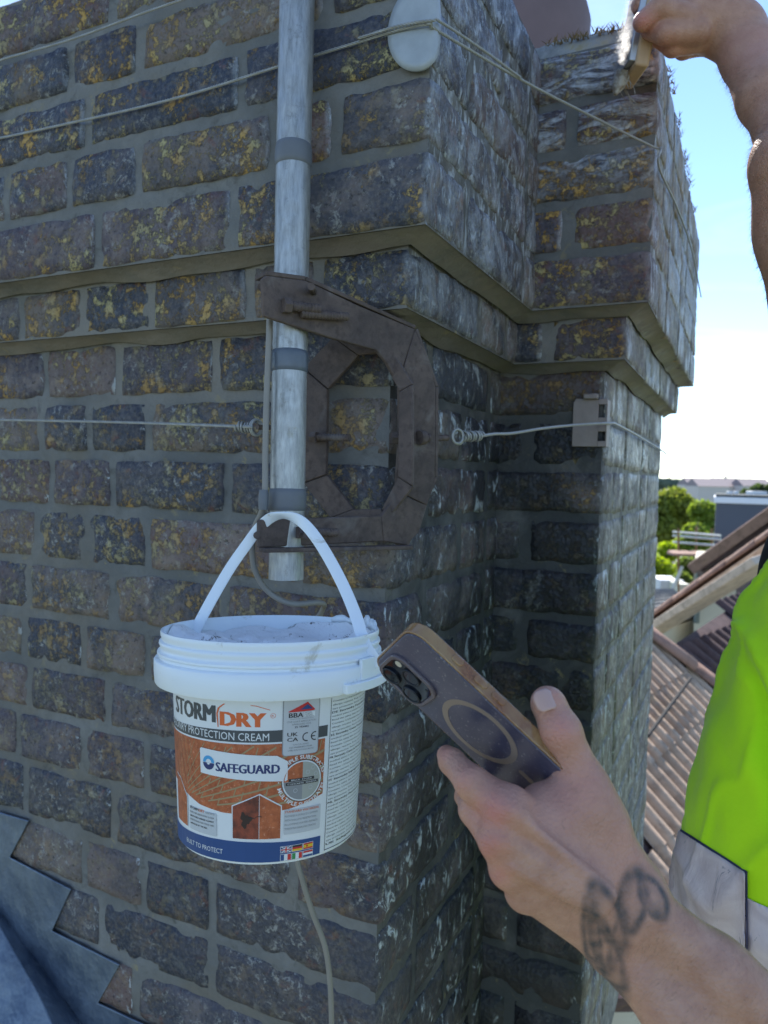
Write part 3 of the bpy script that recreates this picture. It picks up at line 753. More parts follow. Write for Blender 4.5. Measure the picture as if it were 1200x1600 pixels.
# strap handle
hp = [(cyl(67, -.024, .0985), None), ((571, 1008), .583), ((556, 962), .598), ((535, 912), .613), ((508, 862), .628), ((486, 830), .638), ((468, 813), .645), ((450, 806.5), .651), ((434, 805.5), .658), ((420, 811), .668), ((404, 826), .674), ((386, 850), .675), ((362, 884), .673), ((338, 924), .669), ((316, 964), .664), ((296, 1002), .660), (cyl(-114, -.028, .0975), None)]
hp = catmull([a if b is None else PZ(a[0], a[1], b) for a, b in hp], 6)
def ribbon(P_, w, t, name, mt, parent):
    V = []; F = []; n = len(P_)
    for i in range(n):
        tg = P_[min(i+1, n-1)]-P_[max(i-1, 0)]; tg /= np.linalg.norm(tg)
        q = i/(n-1)
        wd = np.cross(tg, FWD); wd /= np.linalg.norm(wd)
        if wd@RT < 0 and False: wd = -wd
        nn = np.cross(wd, tg)
        # strap lies flat on the bracket: turn its width along the view there
        f = np.exp(-((q-.47)/.09)**2); ax = wd*(1-.55*f)+nn*(.75*f); ax /= np.linalg.norm(ax); nn = np.cross(ax, tg)
        for a, b in ((-1, -.5), (-.8, -1), (0, -.8), (.8, -1), (1, -.5), (1, .5), (.8, 1), (-.8, 1), (-1, .5)): V.append(P_[i]+ax*w*a/2+nn*t*b/2)
    for i in range(n-1):
        for k in range(9): F.append((i*9+k, i*9+(k+1) % 9, (i+1)*9+(k+1) % 9, (i+1)*9+k))
    F += [tuple(range(9))[::-1], tuple((n-1)*9+k for k in range(9))]
    return MB().add(V, F).build(name, mt, parent, smooth=True, sharp=40)
ribbon(hp, .0098, .0026, 'handle', MWHITE, bucket)
# ---------------------------------------------------------------- printed wrap
def flat(name, col, rough=.4, nv=.06): return simple(name, col, rough, 0, nv, 50, 0)
LW = flat('label_white', (.70, .72, .73)); LG = flat('print_slate', (.062, .070, .080)); LO = flat('print_orange', (.66, .13, .035)); LB = flat('print_blue', (.018, .065, .21))
LN = flat('print_navy', (.02, .035, .14)); LK = flat('print_black', (.022, .022, .026)); LS = flat('print_silver', (.50, .52, .54)); LR = flat('print_red', (.55, .03, .03)); LY = flat('print_yellow', (.72, .47, .03))
LGR = flat('print_green', (.03, .25, .08)); LLB = flat('print_light_blue', (.06, .33, .62)); LGY = flat('print_grey', (.25, .26, .27)); LC = flat('print_concrete', (.36, .37, .33))
m = Mat('print_brick_picture', .4); c = m.mix(m.rng(m.noise(150, 6, .7), .35, .65), (.30, .070, .028), (.52, .145, .055)); c = m.mix(m.rng(m.noise(420, 3), .60, .68, 0, .5), c, (.68, .34, .22)); m.color(c); LBR = m.m
m = Mat('print_brick_dark', .4); c = m.mix(m.rng(m.noise(80, 6, .7), .40, .60), (.11, .028, .022), (.30, .065, .035)); m.color(c); LBD = m.m
LT = flat('print_tan', (.33, .24, .13))
label = lathe([(BR(z)+.00012, z) for z in np.linspace(-.1635, -.0432, 14)], 'label', LW, bucket, n=120)
def W3(th, z, lv):
    z = z-.0022*min(1, max(0, (z+.16)/.115))
    return cyl(th, z, BR(z)+.00012+lv*.00013)
def wrap_bm(bm, name, lv, mt):
    for v in bm.verts: v.co = W3(v.co.x, v.co.y, lv)
    me = bpy.data.meshes.new(name); bm.to_mesh(me); bm.free()
    return link(name, me, mt, label)
def decal(poly, lv, mt, name='print_patch', step=4):
    bm = bmesh.new(); vs = [bm.verts.new((a, b, 0)) for a, b in poly]; f = bm.faces.new(vs); f.normal_update()
    if f.normal.z < 0: f.normal_flip()
    x0 = min(p[0] for p in poly); x1 = max(p[0] for p in poly); t = x0+step
    while t < x1:
        bmesh.ops.bisect_plane(bm, geom=bm.verts[:]+bm.edges[:]+bm.faces[:], plane_co=(t, 0, 0), plane_no=(1, 0, 0)); t += step
    bmesh.ops.triangulate(bm, faces=bm.faces)
    return wrap_bm(bm, name, lv, mt)
def rect(t0, t1, z0, z1): return [(t0, z0), (t1, z0), (t1, z1), (t0, z1)]
def rrect(t0, t1, z0, z1, r=.0025):
    kd = 749; o = []
    for (cx, cz, a) in ((t1-r*kd, z0+r, -90), (t1-r*kd, z1-r, 0), (t0+r*kd, z1-r, 90), (t0+r*kd, z0+r, 180)):
        for k in range(5): an = radians(a+k*22.5); o.append((cx+r*kd*cos(an), cz+r*sin(an)))
    return o
def disc(tc, zc, r, n=36, a0=0, a1=360, r2=None):
    kd = 749; o = [(tc+r*kd*cos(radians(a0+(a1-a0)*k/n)), zc+r*sin(radians(a0+(a1-a0)*k/n))) for k in range(n+(0 if a1-a0 == 360 else 1))]
    if r2 is not None: o += [(tc+r2*kd*cos(radians(a1+(a0-a1)*k/n)), zc+r2*sin(radians(a1+(a0-a1)*k/n))) for k in range(n+1)]
    return o
def text_bm(s, bold=0.0, shear=0.0):
    cu = bpy.data.curves.new('t', 'FONT'); cu.body = s; cu.size = 1; cu.offset = bold; cu.shear = shear; cu.resolution_u = 2
    o = bpy.data.objects.new('t', cu); COL.objects.link(o)
    dg = bpy.context.evaluated_depsgraph_get(); me = bpy.data.meshes.new_from_object(o.evaluated_get(dg)); bm = bmesh.new(); bm.from_mesh(me)
    bpy.data.objects.remove(o); bpy.data.curves.remove(cu); bpy.data.meshes.remove(me); return bm
def text(s, t0, t1, zb, h, lv, mt, bold=.0, shear=0, caps=True, name='lettering'):
    bm = text_bm(s, 0, shear)
    if bold > .011:
        n_ = max(2, int(bold/.011))
        src = bm.copy(); me_ = bpy.data.meshes.new('t'); src.to_mesh(me_); src.free()
        for k_ in range(1, n_+1):
            nv = len(bm.verts); bm.from_mesh(me_); bm.verts.ensure_lookup_table()
            for v in bm.verts[nv:]: v.co.x += k_*(.032 if h > .006 else .018); v.co.z += 0
        bpy.data.meshes.remove(me_)
    xs = [v.co.x for v in bm.verts]; x0, x1 = min(xs), max(xs); ch = .70 if caps else .74
    for v in bm.verts: v.co = (t0+(v.co.x-x0)/(x1-x0)*(t1-t0), zb+v.co.y/ch*h, 0)
    return wrap_bm(bm, name, lv, mt)
def arctext(s, tc, zc, r, a_mid, span, h, lv, mt, bold=.02, flip=False):
    bm = text_bm(s, bold); xs = [v.co.x for v in bm.verts]; x0, x1 = min(xs), max(xs)
    for v in bm.verts:
        q = (v.co.x-x0)/(x1-x0)-.5; rr = r+v.co.y/.7*h if not flip else r-v.co.y/.7*h
        an = radians(a_mid-q*span if not flip else a_mid+q*span); v.co = (tc+749*rr*cos(an), zc+rr*sin(an), 0)
    return wrap_bm(bm, 'lettering', lv, mt)
# title
text('STORM', -60.5, -22, -.0592, .0132, 1, LG, .045); text('DRY', -19.6, 6.5, -.0608, .0108, 1, LO, .05)
text('R', 9.2, 10.6, -.0530, .0014, 1, LO, .0); decal(disc(9.9, -.0523, .0019, 20, 0, 359.9, .0016), 1, LO)
sw = [(-20.8+.0, -.0625), (-21.6, -.052), (-20.6, -.0475), (-17.5, -.0445), (-16.8, -.0440), (-16.2, -.0442), (-19.6, -.0478), (-20.6, -.052), (-20.3, -.0622)]
decal(sw, 2, LO, 'swoosh'); decal([(-2, -.0443), (1, -.0446), (8.5, -.0478), (8.2, -.0482), (1, -.0452), (-2, -.0447)], 1, LO, 'swoosh')
# slate band
decal([(-100, -.0735), (-60, -.0735), (-20, -.0728), (16, -.0723), (42, -.0723), (42, -.0636), (16, -.0633), (-20, -.0640), (-60, -.0662), (-100, -.069)], 1, LG, 'band')
text('MASONRY PROTECTION CREAM', -70, 8, -.0712, .0058, 2, LW, .0)
# brick picture
zt_ = [(-100, -.0752), (-60, -.0748), (-20, -.0742), (16, -.0736), (40.5, -.0736)]
zb_ = [(40.5, -.1165), (33, -.1200), (20, -.1238), (0, -.1268), (-18, -.1270), (-35, -.1245), (-48, -.1195), (-60, -.1150), (-100, -.1150)]
decal(zb_+zt_, 1, LBR, 'brick_picture')
vp = (-60., -.132)
for k, sl in enumerate((.06, .13, .20, .28, .37, .47, .58, .71, .87, 1.08, 1.4, 1.9)):
    # joints fanning out of the far end of the pictured wall
    def zj(th, w=0): return vp[1]+(th-vp[0])/749*sl+w
    ths = [th for th in np.arange(-46, 41, 2) if -.0745 > zj(th)+.0004 and zj(th) > -.1165-.008*np.exp(-((th+5)/30)**2)]
    if len(ths) > 2:
        w = .00042
        decal([(t, zj(t, -w*(1+(t+46)/60))) for t in ths]+[(t, zj(t, w*(1+(t+46)/60))) for t in ths[::-1]], 2, LT, 'joint_line')
        for q in range(k % 2, len(ths)-2, 7):
            t = ths[q]; z0 = zj(t); z1 = min(-.0745, z0+(t-vp[0])/749*.115)
            if z1-z0 > .002: decal([(t, z0), (t+.7, z0), (t+2.5, z1), (t+1.8, z1)], 2, LT, 'joint_line')
for k in range(11):
    t = -66+k*2.3; decal([(t, -.076), (t+.25, -.076), (t+7.2, -.112), (t+6.9, -.112)], 2, LBD if k % 2 else LT, 'joint_line')
# seal panel with BBA, UKCA and CE marks
decal(rrect(15.0, 35.9, -.0835, -.030, .0025), 3, LGY, 'panel'); decal(rrect(15.5, 35.4, -.0830, -.030, .0022), 4, LS, 'panel')
decal([(18.0, -.0497), (28.5, -.0432), (33.2, -.0497), (31.6, -.0503), (18, -.0503)], 5, LR, 'triangle'); decal([(24.3, -.0488), (28.5, -.0450), (31.6, -.0488)], 6, LB, 'triangle')
text('BBA', 18.2, 26.2, -.0545, .0036, 5, LK, .04); decal(rect(26.9, 33, -.0545, -.0508), 5, LW)
for k, s in enumerate(('BRITISH', 'BOARD OF', 'AGREMENT', 'CERTIFICATE')): text(s, 27.2, 31+k*.4, -.0517-.00092*k, .0006, 6, LK)
text('APPROVAL INSPECTION', 19, 32, -.0560, .0007, 5, LGY); text('ONE COAT APPLICATION', 17.3, 33.6, -.0583, .0013, 5, LGY); text('APPROVED FOR', 20, 31, -.0604, .0013, 5, LGY); text('25 YEARS', 21.5, 29.5, -.0625, .0014, 5, LK, .02)
text('UK', 17.6, 23.5, -.0686, .0029, 5, LK, .015); text('CA', 17.6, 23.7, -.0725, .0029, 5, LK, .015)
for a in (28.6, 33.6): decal(disc(a, -.0700, .0034, 20, 75, 285, .0026), 5, LK, 'ce_mark')
decal(rect(31.2, 33.6, -.0704, -.0696), 5, LK, 'ce_mark')
text('UKCA AND', 21, 30, -.0757, .0012, 5, LGY); text('CE MARKED FOR', 18.8, 32, -.0778, .0012, 5, LGY, .02); text('USE ON CONCRETE', 18.2, 33, -.0799, .0012, 5, LGY)
# multiple substrates roundel
tc, zc = 27.0, -.1032
decal(disc(tc, zc, .0160, 40), 3, LG, 'roundel'); decal(disc(tc, zc, .0154, 40), 4, LW, 'roundel')
for (a0, a1, mt) in ((90, 180, LBR), (0, 90, LC), (180, 270, LS), (270, 360, LT)):
    decal([(tc, zc)]+disc(tc, zc, .0144, 12, a0, a1), 5, LC if mt is LT else (LGY if mt is LS else mt), 'roundel_quarter')
decal(rect(tc-8, tc+7, -.1032, -.1010), 6, LK); decal(rect(tc-9.5, tc+9.5, -.1060, -.1038), 6, LK)
text('BRICK  STONE', tc-6.5, tc+5.5, -.1026, .0011, 7, LW); text('CONCRETE  RENDER', tc-8.6, tc+8.6, -.1054, .0011, 7, LW)
for k, (a, b) in enumerate(((3, .006), (6, .009), (8, .004), (-4, -.007), (5, -.006))):
    decal(disc(tc+a, zc+b, .0016, 14, 0, 359.9, .0013), 6, LS, 'droplet')
arctext('MULTIPLE SUBSTRATES', tc, zc, .0166, 90, 158, .0029, 3, LW); arctext('MULTIPLE SUBSTRATES', tc, zc, .0195, 270, 152, .0029, 3, LW, flip=True)
for a in (0, 180): decal(disc(tc+749*.018*cos(radians(a)), zc, .0005, 10), 3, LW, 'dot')
# maker's plate
decal([(-33, -.0992), (-33.2, -.0806), (-32, -.0798), (12.5, -.0826), (18.3, -.0872), (18.4, -.1012), (17.4, -.1022)], 5, LW, 'name_plate')
text('SAFEGUARD', -22.3, 14.2, -.0957, .0068, 6, LN, .04)
decal(disc(-27, -.0902, .0052, 20, 0, 180, .0026), 6, LLB, 'logo_arc'); decal(disc(-27, -.0905, .0052, 20, 180, 360), 6, LN, 'logo_arc'); decal(disc(-27, -.0905, .0014, 14, 180, 360), 7, LW, 'logo_arc')
# wall corner pictograms
hz = [(-12.6, -.1460), (-12.6, -.1206), (3.4, -.1110), (15.7, -.1206), (15.7, -.1460)]
decal(hz, 3, LW, 'picture_border'); decal([(-12, -.1454), (-12, -.1212), (3, -.1120), (3, -.1454)], 4, LBD, 'picture_left'); decal([(3.3, -.1454), (3.3, -.1120), (15.1, -.1212), (15.1, -.1454)], 4, LBR, 'picture_right')
m = Mat('print_damp_stain', .4, col=(.035, .018, .018)); LDM = m.m
decal([(-4.5+749*.0048*(1+.3*sin(3*a+1)+.15*sin(7*a))*cos(a)*.8, -.131+.0052*(1+.3*sin(3*a+1)+.15*sin(7*a))*sin(a)) for a in np.linspace(0, 6.1, 30)], 5, LDM, 'stain')
ck = [(-3, -.1296), (-1, -.1288), (.5, -.1294), (2, -.1278), (4.6, -.1280)]
decal(ck+[(a, b-.0005) for a, b in ck[::-1]], 6, LK, 'crack')
decal([(-62, -.1455), (-62, -.1080), (-55, -.1100), (-46.4, -.1216), (-46.4, -.1462)], 3, LW, 'picture_border'); decal([(-62, -.1450), (-62, -.1088), (-55, -.1108), (-47.1, -.1220), (-47.1, -.1456)], 4, LBR, 'picture_right')
# small print boxes
decal(rrect(-44.5, -22.3, -.1462, -.1290, .001), 3, LS, 'text_panel'); decal(rrect(17.0, 39.4, -.1432, -.1243, .001), 3, LS, 'text_panel')
text('STORM', -44, -36, -.1302, .0021, 4, LK, .03); text('DRY', -35.6, -31, -.1302, .0021, 4, LO, .03); text('PENETRATES', -30, -23.5, -.1302, .0014, 4, LGY)
for k, s in enumerate(('DEEPLY INTO BRICKWORK 25-YEAR', 'BREATHABLE BARRIER AGAINST', 'PENETRATING RAIN TESTED AND', 'APPROVED BY THE BBA')): text(s, -43.8, -24-(k == 3)*5, -.1333-.0029*k, .0013, 4, LK if k % 2 else LGY, .012)
text('STANDARD WATERSEAL', 17.4, 38.4, -.1268, .0017, 4, LO, .03)
for k, s in enumerate(('PROVIDES A SURFACE COATING', 'WITH SHALLOW PENETRATION', 'ALLOWING WATER INGRESS', 'THROUGH HAIRLINE CRACKS')): text(s, 17.4, 37.5-(k % 2), -.1300-.0032*k, .0014, 4, LGY, .008)
# blue foot
decal([(-180, -.1632), (-90, -.1632), (40.3, -.1632), (40.3, -.1495), (0, -.1478), (-20, -.1478), (-60, -.1495), (-100, -.150), (-180, -.150)], 2, LB, 'foot_band', 5)
text('BUILT TO PROTECT', -49, -18.5, -.1585, .0036, 3, LW, .0)
fw, fh = 6.0, .0045
for r_ in range(2):
    for k in range(3):
        t0 = 15.6+k*6.75; z1 = -.1522-r_*.0060; z0 = z1-fh
        decal(rect(t0-.25, t0+fw+.25, z0-.0003, z1+.0003), 3, LW, 'flag_border')
        if r_ == 0 and k == 0:
            decal(rect(t0, t0+fw, z0, z1), 4, LB, 'flag')
            for s in (1, -1): decal([(t0, z0 if s > 0 else z1), (t0+.8, z0 if s > 0 else z1), (t0+fw, z1 if s > 0 else z0), (t0+fw-.8, z1 if s > 0 else z0)], 5, LW, 'flag')
            decal(rect(t0, t0+fw, z0+.0016, z1-.0016), 6, LW, 'flag'); decal(rect(t0+2.2, t0+3.8, z0, z1), 6, LW, 'flag'); decal(rect(t0, t0+fw, z0+.0019, z1-.0019), 7, LR, 'flag'); decal(rect(t0+2.6, t0+3.4, z0, z1), 7, LR, 'flag')
        else:
            cs = [[None, (LK, LR, LY), (LR, LY, LR)], [(LB, LW, LR), (LGR, LW, LR), (LR, LW, LB)]][r_][k]
            for q, cc in enumerate(cs):
                if r_ == 1 and k < 2: decal(rect(t0+fw*q/3, t0+fw*(q+1)/3, z0, z1), 4, cc, 'flag')
                elif k == 2 and r_ == 0: decal(rect(t0, t0+fw, z1-fh*(.25, .75, 1)[q], z1-fh*(0, .25, .75)[q]), 4, cc, 'flag')
                else: decal(rect(t0, t0+fw, z1-fh*(q+1)/3, z1-fh*q/3), 4, cc, 'flag')
            if r_ == 0 and k == 2: decal(disc(t0+2.2, z0+fh/2, .0008, 10), 5, LR, 'flag')
# side panel of small print
decal(rect(43.6, 43.9, -.1625, -.0432), 2, LK, 'rule'); decal(rect(43.6, 130, -.1622, -.1617), 2, LK, 'rule')
heads = ['DE Stormdry Fassadenschutz creme', 'ES Stormdry Crema Protectora de Albanileria', 'FR Stormdry Creme de Protection pour Maconnerie', 'IT Stormdry Impregnante per murature', 'NL Stormdry Muurbeschermings creme', 'UK Safeguard Europe Ltd', 'DE Safeguard Europe GmbH']
body = ['Contains 1,2-benzisothiazol-3(2H)-one. May produce an', 'allergic reaction. Keep out of reach of children. Wear', 'eye protection. Avoid release to the environment. If', 'medical advice is needed have container at hand or label', 'Read the safety data sheet before use and keep closed']
z = -.0452; hi_ = 0; k = 0
ln = 0
while z > -.160:
    if (ln % 6 == 3 and hi_ < 5) or z < -.1545 and ln % 2 == 0 and hi_ < 7:
        text(heads[hi_], 44.6, 100, z-.0015, .0017, 2, LK, .03, caps=False); hi_ += 1
    else: text(body[k % 5], 44.8, 102+3*(k % 3), z-.0014, .00135, 2, LGY, .012, caps=False); k += 1
    z -= .00295; ln += 1
print('bucket', time.time()-T0)
# ================================================================== PHONE
PCT = PZ(748, 1143, .455)
l_ = .735*RT-.678*UP-.10*FWD; l_ /= np.linalg.norm(l_)
np_ = .678*RT+.735*UP
w_ = .55*np_-.835*FWD; w_ -= l_*(w_@l_); w_ /= np.linalg.norm(w_)
n_ = np.cross(l_, w_)
if n_@FWD > 0: n_ = -n_
PH = empty('phone', PCT, 'dark phone with triple camera in a worn clear amber case held in the lower hand', 'phone')
PW, PL, PT = .0750, .152, .0105
def pp(u, v, d=0): return PCT+w_*u+l_*(v-PL/2)+n_*d       # d=0 is the back surface of the case, v from the camera end
def rr2(u0, u1, v0, v1, r, n=8):
    o = []
    for (cu, cv, a) in ((u1-r, v0+r, -90), (u1-r, v1-r, 0), (u0+r, v1-r, 90), (u0+r, v0+r, 180)):
        for k in range(n+1): an = radians(a+k*90/n); o.append((cu+r*cos(an), cv+r*sin(an)))
    return o
def slab(name, outline, d0, d1, mt, parent, bev=.001, seg=3, inner=None):
    if inner is None:
        mb = MB().prism([pp(u, v, d1) for u, v in outline], n_*(d0-d1))
    else:
        n = len(outline); V = [pp(u, v, d1) for u, v in outline]+[pp(u, v, d1) for u, v in inner]+[pp(u, v, d0) for u, v in outline]+[pp(u, v, d0) for u, v in inner]; F = []
        for i in range(n):
            j = (i+1) % n; F += [(i, j, n+j, n+i), (2*n+i, 3*n+i, 3*n+j, 2*n+j), (i, 2*n+i, 2*n+j, j), (n+i, n+j, 3*n+j, 3*n+i)]
        mb = MB().add(V, F)
    return mb.build(name, mt, parent, bevel=bev, seg=seg)
m = Mat('frosted_back', .38, spec=.5); c = m.mix(m.rng(m.noise(28, 4), .35, .65), (.036, .040, .085), (.070, .068, .115))
c = m.mix(m.mul(m.rng(m.noise(500, 3, .6), .62, .70), .6), c, (.35, .34, .36)); sc_ = m.scale(m.pos, (900, 60, 900), (.5, .3, .8))
c = m.mix(m.mul(m.rng(m.noise(1.0, 4, .7, .5, sc_), .66, .72), .35), c, (.30, .29, .32)); m.color(c); m.set('Coat Weight', .4); m.set('Coat Roughness', .25); MFB = m.m
m = Mat('amber_case_rim', .16, spec=.6); m.set('Transmission Weight', .55); m.set('IOR', 1.45)
c = m.mix(m.rng(m.noise(45, 4, .6, .5), .40, .62), (.42, .17, .06), (.60, .38, .17)); m.color(c); m.set('Coat Weight', .5); MAMB = m.m
m = Mat('case_lip', .22, spec=.5); m.set('Transmission Weight', .35); m.color(m.mix(m.noise(60, 4), (.15, .12, .14), (.22, .18, .20))); MLIP = m.m
MDK = simple('camera_glass', (.006, .008, .014), .06, 0, .1, 40, 0, .8); MLN = simple('lens_ring', (.02, .025, .035), .22, .6, .1, 60, 0); MMG = simple('tan_magnet_ring', (.26, .20, .165), .5, 0, .12, 80, .1)
MTI = simple('phone_body', (.05, .05, .065), .3, .4, .1, 60, 0); MSC = simple('screen_glass', (.008, .008, .01), .05, 0, .1, 60, 0)
h = PW/2
slab('body', rr2(-h+.0022, h-.0022, .0022, PL-.0022, .0115), -.0084, -.0016, MTI, PH, .0015)
slab('screen', rr2(-h+.0035, h-.0035, .0035, PL-.0035, .0105), -.0088, -.0084, MSC, PH, 0)
slab('case_back', rr2(-h+.0017, h-.0017, .0017, PL-.0017, .0122), -.0015, .0, MFB, PH, .0011, 3)
slab('case_rim', rr2(-h, h, 0, PL, .0135, 10), -.0092, -.0006, MAMB, PH, .0016, 4, inner=rr2(-h+.0016, h-.0016, .0016, PL-.0016, .0123, 10))
cu0, cu1, cv0, cv1 = -.0352, .0030, .0045, .0435
slab('camera_lip', rr2(cu0, cu1, cv0, cv1, .0105), -.0005, .0022, MLIP, PH, .0009, 3, inner=rr2(cu0+.0030, cu1-.0030, cv0+.0030, cv1-.0030, .0085))
slab('camera_glass', rr2(cu0+.0029, cu1-.0029, cv0+.0029, cv1-.0029, .0085), -.0004, .0008, MDK, PH, .0003)
def disc3(u, v, r, d0, d1, name, mt, n=32, parent=PH, bev=.0004, inner=None):
    o = [(u+r*cos(2*pi*k/n), v+r*sin(2*pi*k/n)) for k in range(n)]
    i = None if inner is None else [(u+inner*cos(2*pi*k/n), v+inner*sin(2*pi*k/n)) for k in range(n)]
    return slab(name, o, d0, d1, mt, parent, bev, 2, i)
for (u, v) in ((-.0258, .0150), (-.0258, .0325), (-.0080, .0238)):
    L_ = disc3(u, v, .0072, .0006, .0024, 'lens', MLN, inner=.0056)
    disc3(u, v, .0056, .0006, .0019, 'lens_glass', MDK, parent=L_)
disc3(-.0072, .0122, .0026, .0006, .0011, 'flash', simple('flash_lens', (.55, .50, .42), .3, 0, .1, 90, 0))
disc3(-.0070, .0362, .0012, .0006, .0010, 'sensor', MLN, 14)
disc3(0, .0762, .0272, -.0003, .00025, 'magnet_ring', MMG, 64, bev=0, inner=.0228)
slab('magnet_bar', rr2(-.0023, .0023, .1095, .128, .0022, 4), -.0003, .00022, MMG, PH, 0)
# buttons and slots along the upper edge
for (v0, v1) in ((.030, .0385), (.047, .0575), (.0610, .0715)):
    mb = MB(); vm = (v0+v1)/2
    o = rr2(-.0046, -.0004, 0, 1, 0.001)
    oc = []
    for (du, dv) in [(cos(2*pi*k/20), sin(2*pi*k/20)) for k in range(20)]:
        lv = (v1-v0)/2-.0026; oc.append((du*.0024-.0056, vm+dv*.0024+(lv if dv > 0 else -lv)))
    mb.prism([pp(h+.0010, v, d) for d, v in oc], -w_*.0016)
    mb.build('side_button', MAMB, PH, bevel=.0005)
print('phone', time.time()-T0)
# ================================================================== WORKER (signed-distance body, meshed once)
import openvdb
def smin(a, b, k):
    h = np.clip(.5+.5*(b-a)/k, 0, 1); return b+(a-b)*h-k*h*(1-h)
def sdf_mesh(name, prims, h, mt, parent, disp=None, pad=.02):
    # prims: (A, B, ra, rb, k) tapered capsules; optional 6th item: squash (axis vector, factor)
    for_lo = np.min([np.minimum(p[0]-p[2], p[1]-p[3]) for p in prims], 0)-pad
    for_hi = np.max([np.maximum(p[0]+p[2], p[1]+p[3]) for p in prims], 0)+pad
    grid = openvdb.FloatGrid(1.0); B = 40; n = np.ceil((for_hi-for_lo)/h).astype(int); nbk = (n+B-1)//B
    for bi in range(nbk[0]):
        for bj in range(nbk[1]):
            for bk in range(nbk[2]):
                i0 = np.array([bi, bj, bk])*B; lo = for_lo+i0*h; hi = lo+B*h; c = (lo+hi)/2; rad = np.linalg.norm(hi-lo)/2
                sel = []; near = 1e9
                for p in prims:
                    ab = p[1]-p[0]; t = np.clip(((c-p[0])@ab)/max(ab@ab, 1e-12), 0, 1); d = np.linalg.norm(c-p[0]-ab*t)-(p[2]+(p[3]-p[2])*t)
                    if d < rad+p[4]*1.5+.003: sel.append(p)
                    near = min(near, d)
                if not sel or near < -rad-.006: 
                    continue
                ax = [lo[q]+np.arange(B)*h for q in range(3)]
                X = np.stack(np.meshgrid(*ax, indexing='ij'), -1).astype(np.float32)
                D = None
                for p in sel:
                    ab = (p[1]-p[0]).astype(np.float32); pa = X-p[0].astype(np.float32)
                    if len(p) > 5 and p[5] is not None:
                        sa = p[5][0].astype(np.float32); pa = pa+sa*((pa@sa)*(p[5][1]-1))[..., None]
                    t = np.clip((pa@ab)/max(float(ab@ab), 1e-12), 0, 1)
                    d = np.linalg.norm(pa-ab*t[..., None], axis=-1)-(p[2]+(p[3]-p[2])*t)
                    D = d if D is None else smin(D, d, p[4])
                if D.min() > .006 : continue
                D = np.clip(D, -.0059, .0059)/h
                grid.copyFromArray(np.ascontiguousarray(D.astype(np.float32)), ijk=tuple(int(v) for v in i0))
    # interior blocks that were skipped stay at background; drop the faces they make
    P_, Q = grid.convertToQuads(0.0)
    P_ = np.asarray(P_, np.float64)*h+for_lo; Q = np.asarray(Q, np.int64)
    return P_, Q
def keep_outer(P_, Q, prims):
    # remove faces lying deep inside any primitive (block seams of the sparse grid)
    c = P_[Q].mean(1); m = np.ones(len(c), bool)
    for p in prims:
        ab = p[1]-p[0]; pa = c-p[0]
        if len(p) > 5 and p[5] is not None: pa = pa+np.outer((pa@p[5][0])*(p[5][1]-1), p[5][0])
        t = np.clip((pa@ab)/max(ab@ab, 1e-12), 0, 1); d = np.linalg.norm(pa-ab*t[:, None], axis=1)-(p[2]+(p[3]-p[2])*t); m &= d > -.004-p[4]*.0
    Q = Q[m]; used = np.unique(Q); mp = -np.ones(len(P_), int); mp[used] = np.arange(len(used)); return P_[used], mp[Q]
def smooth_mesh(P_, Q, it):
    E = np.concatenate([Q[:, [0, 1]], Q[:, [1, 2]], Q[:, [2, 3]], Q[:, [3, 0]]]); E = np.concatenate([E, E[:, ::-1]])
    deg = np.bincount(E[:, 0], minlength=len(P_))[:, None]
    for _ in range(it):
        S = np.stack([np.bincount(E[:, 0], weights=P_[E[:, 1], k], minlength=len(P_)) for k in range(3)], 1)/np.maximum(deg, 1)
        P_ = P_*.4+S*.6
    return P_
def C3(x, y, Z, r, px=True): return PZ(x, y, Z), r*Z/FP
def cap_(a, b, k=.006, sq=None):
    (A, ra), (B, rb) = C3(*a), C3(*b); return (A, B, ra, rb, k, sq)
Zh = .418
prims = []
# --- lower (left) hand: forearm, wrist, palm fan, thumb, four fingers
SQ = (FWD, 1.25)
fore = [cap_((1012, 1428, .425, 44), (1120, 1520, .42, 50), .012), cap_((1120, 1520, .42, 50), (1290, 1660, .41, 62), .012), cap_((1290, 1660, .41, 62), (1560, 1900, .43, 84), .02),
        cap_((962, 1482, .428, 42), (1062, 1580, .42, 52), .012), cap_((1062, 1580, .42, 52), (1230, 1740, .41, 64), .012), cap_((1230, 1740, .41, 64), (1500, 1960, .43, 84), .02)]
prims += fore
prims += [cap_((985, 1408, .425, 38), (800, 1262, .410, 31), .012), cap_((975, 1425, .422, 38), (785, 1312, .408, 30), .010), cap_((965, 1445, .424, 37), (800, 1356, .412, 28), .010), cap_((950, 1470, .428, 36), (822, 1392, .420, 26), .010),
          cap_((990, 1380, .43, 42), (915, 1262, .425, 40), .012), cap_((900, 1330, .432, 60), (860, 1290, .432, 50), .016)]
prims += [cap_((938, 1280, .428, 40), (912, 1225, .428, 35), .010), cap_((912, 1225, .428, 35), (876, 1142, .430, 29.5), .006), cap_((876, 1142, .430, 29.5), (858, 1102, .434, 25.5), .004), cap_((858, 1102, .434, 25.5), (855, 1098, .434, 25.0), .004)]
prims += [cap_((912, 1262, .426, 34), (850, 1262, .426, 34), .014)]                                  # web
prims += [cap_((792, 1262, .410, 33), (738, 1224, .420, 26), .006), cap_((738, 1224, .420, 26), (706, 1190, .442, 19.5), .004), cap_((706, 1190, .442, 19.5), (698, 1180, .458, 16), .004)]   # index
prims += [cap_((780, 1314, .410, 31), (740, 1266, .426, 22), .0045), cap_((740, 1266, .426, 22), (728, 1244, .455, 17), .004), cap_((728, 1244, .455, 17), (752, 1222, .478, 15), .003)]   # middle
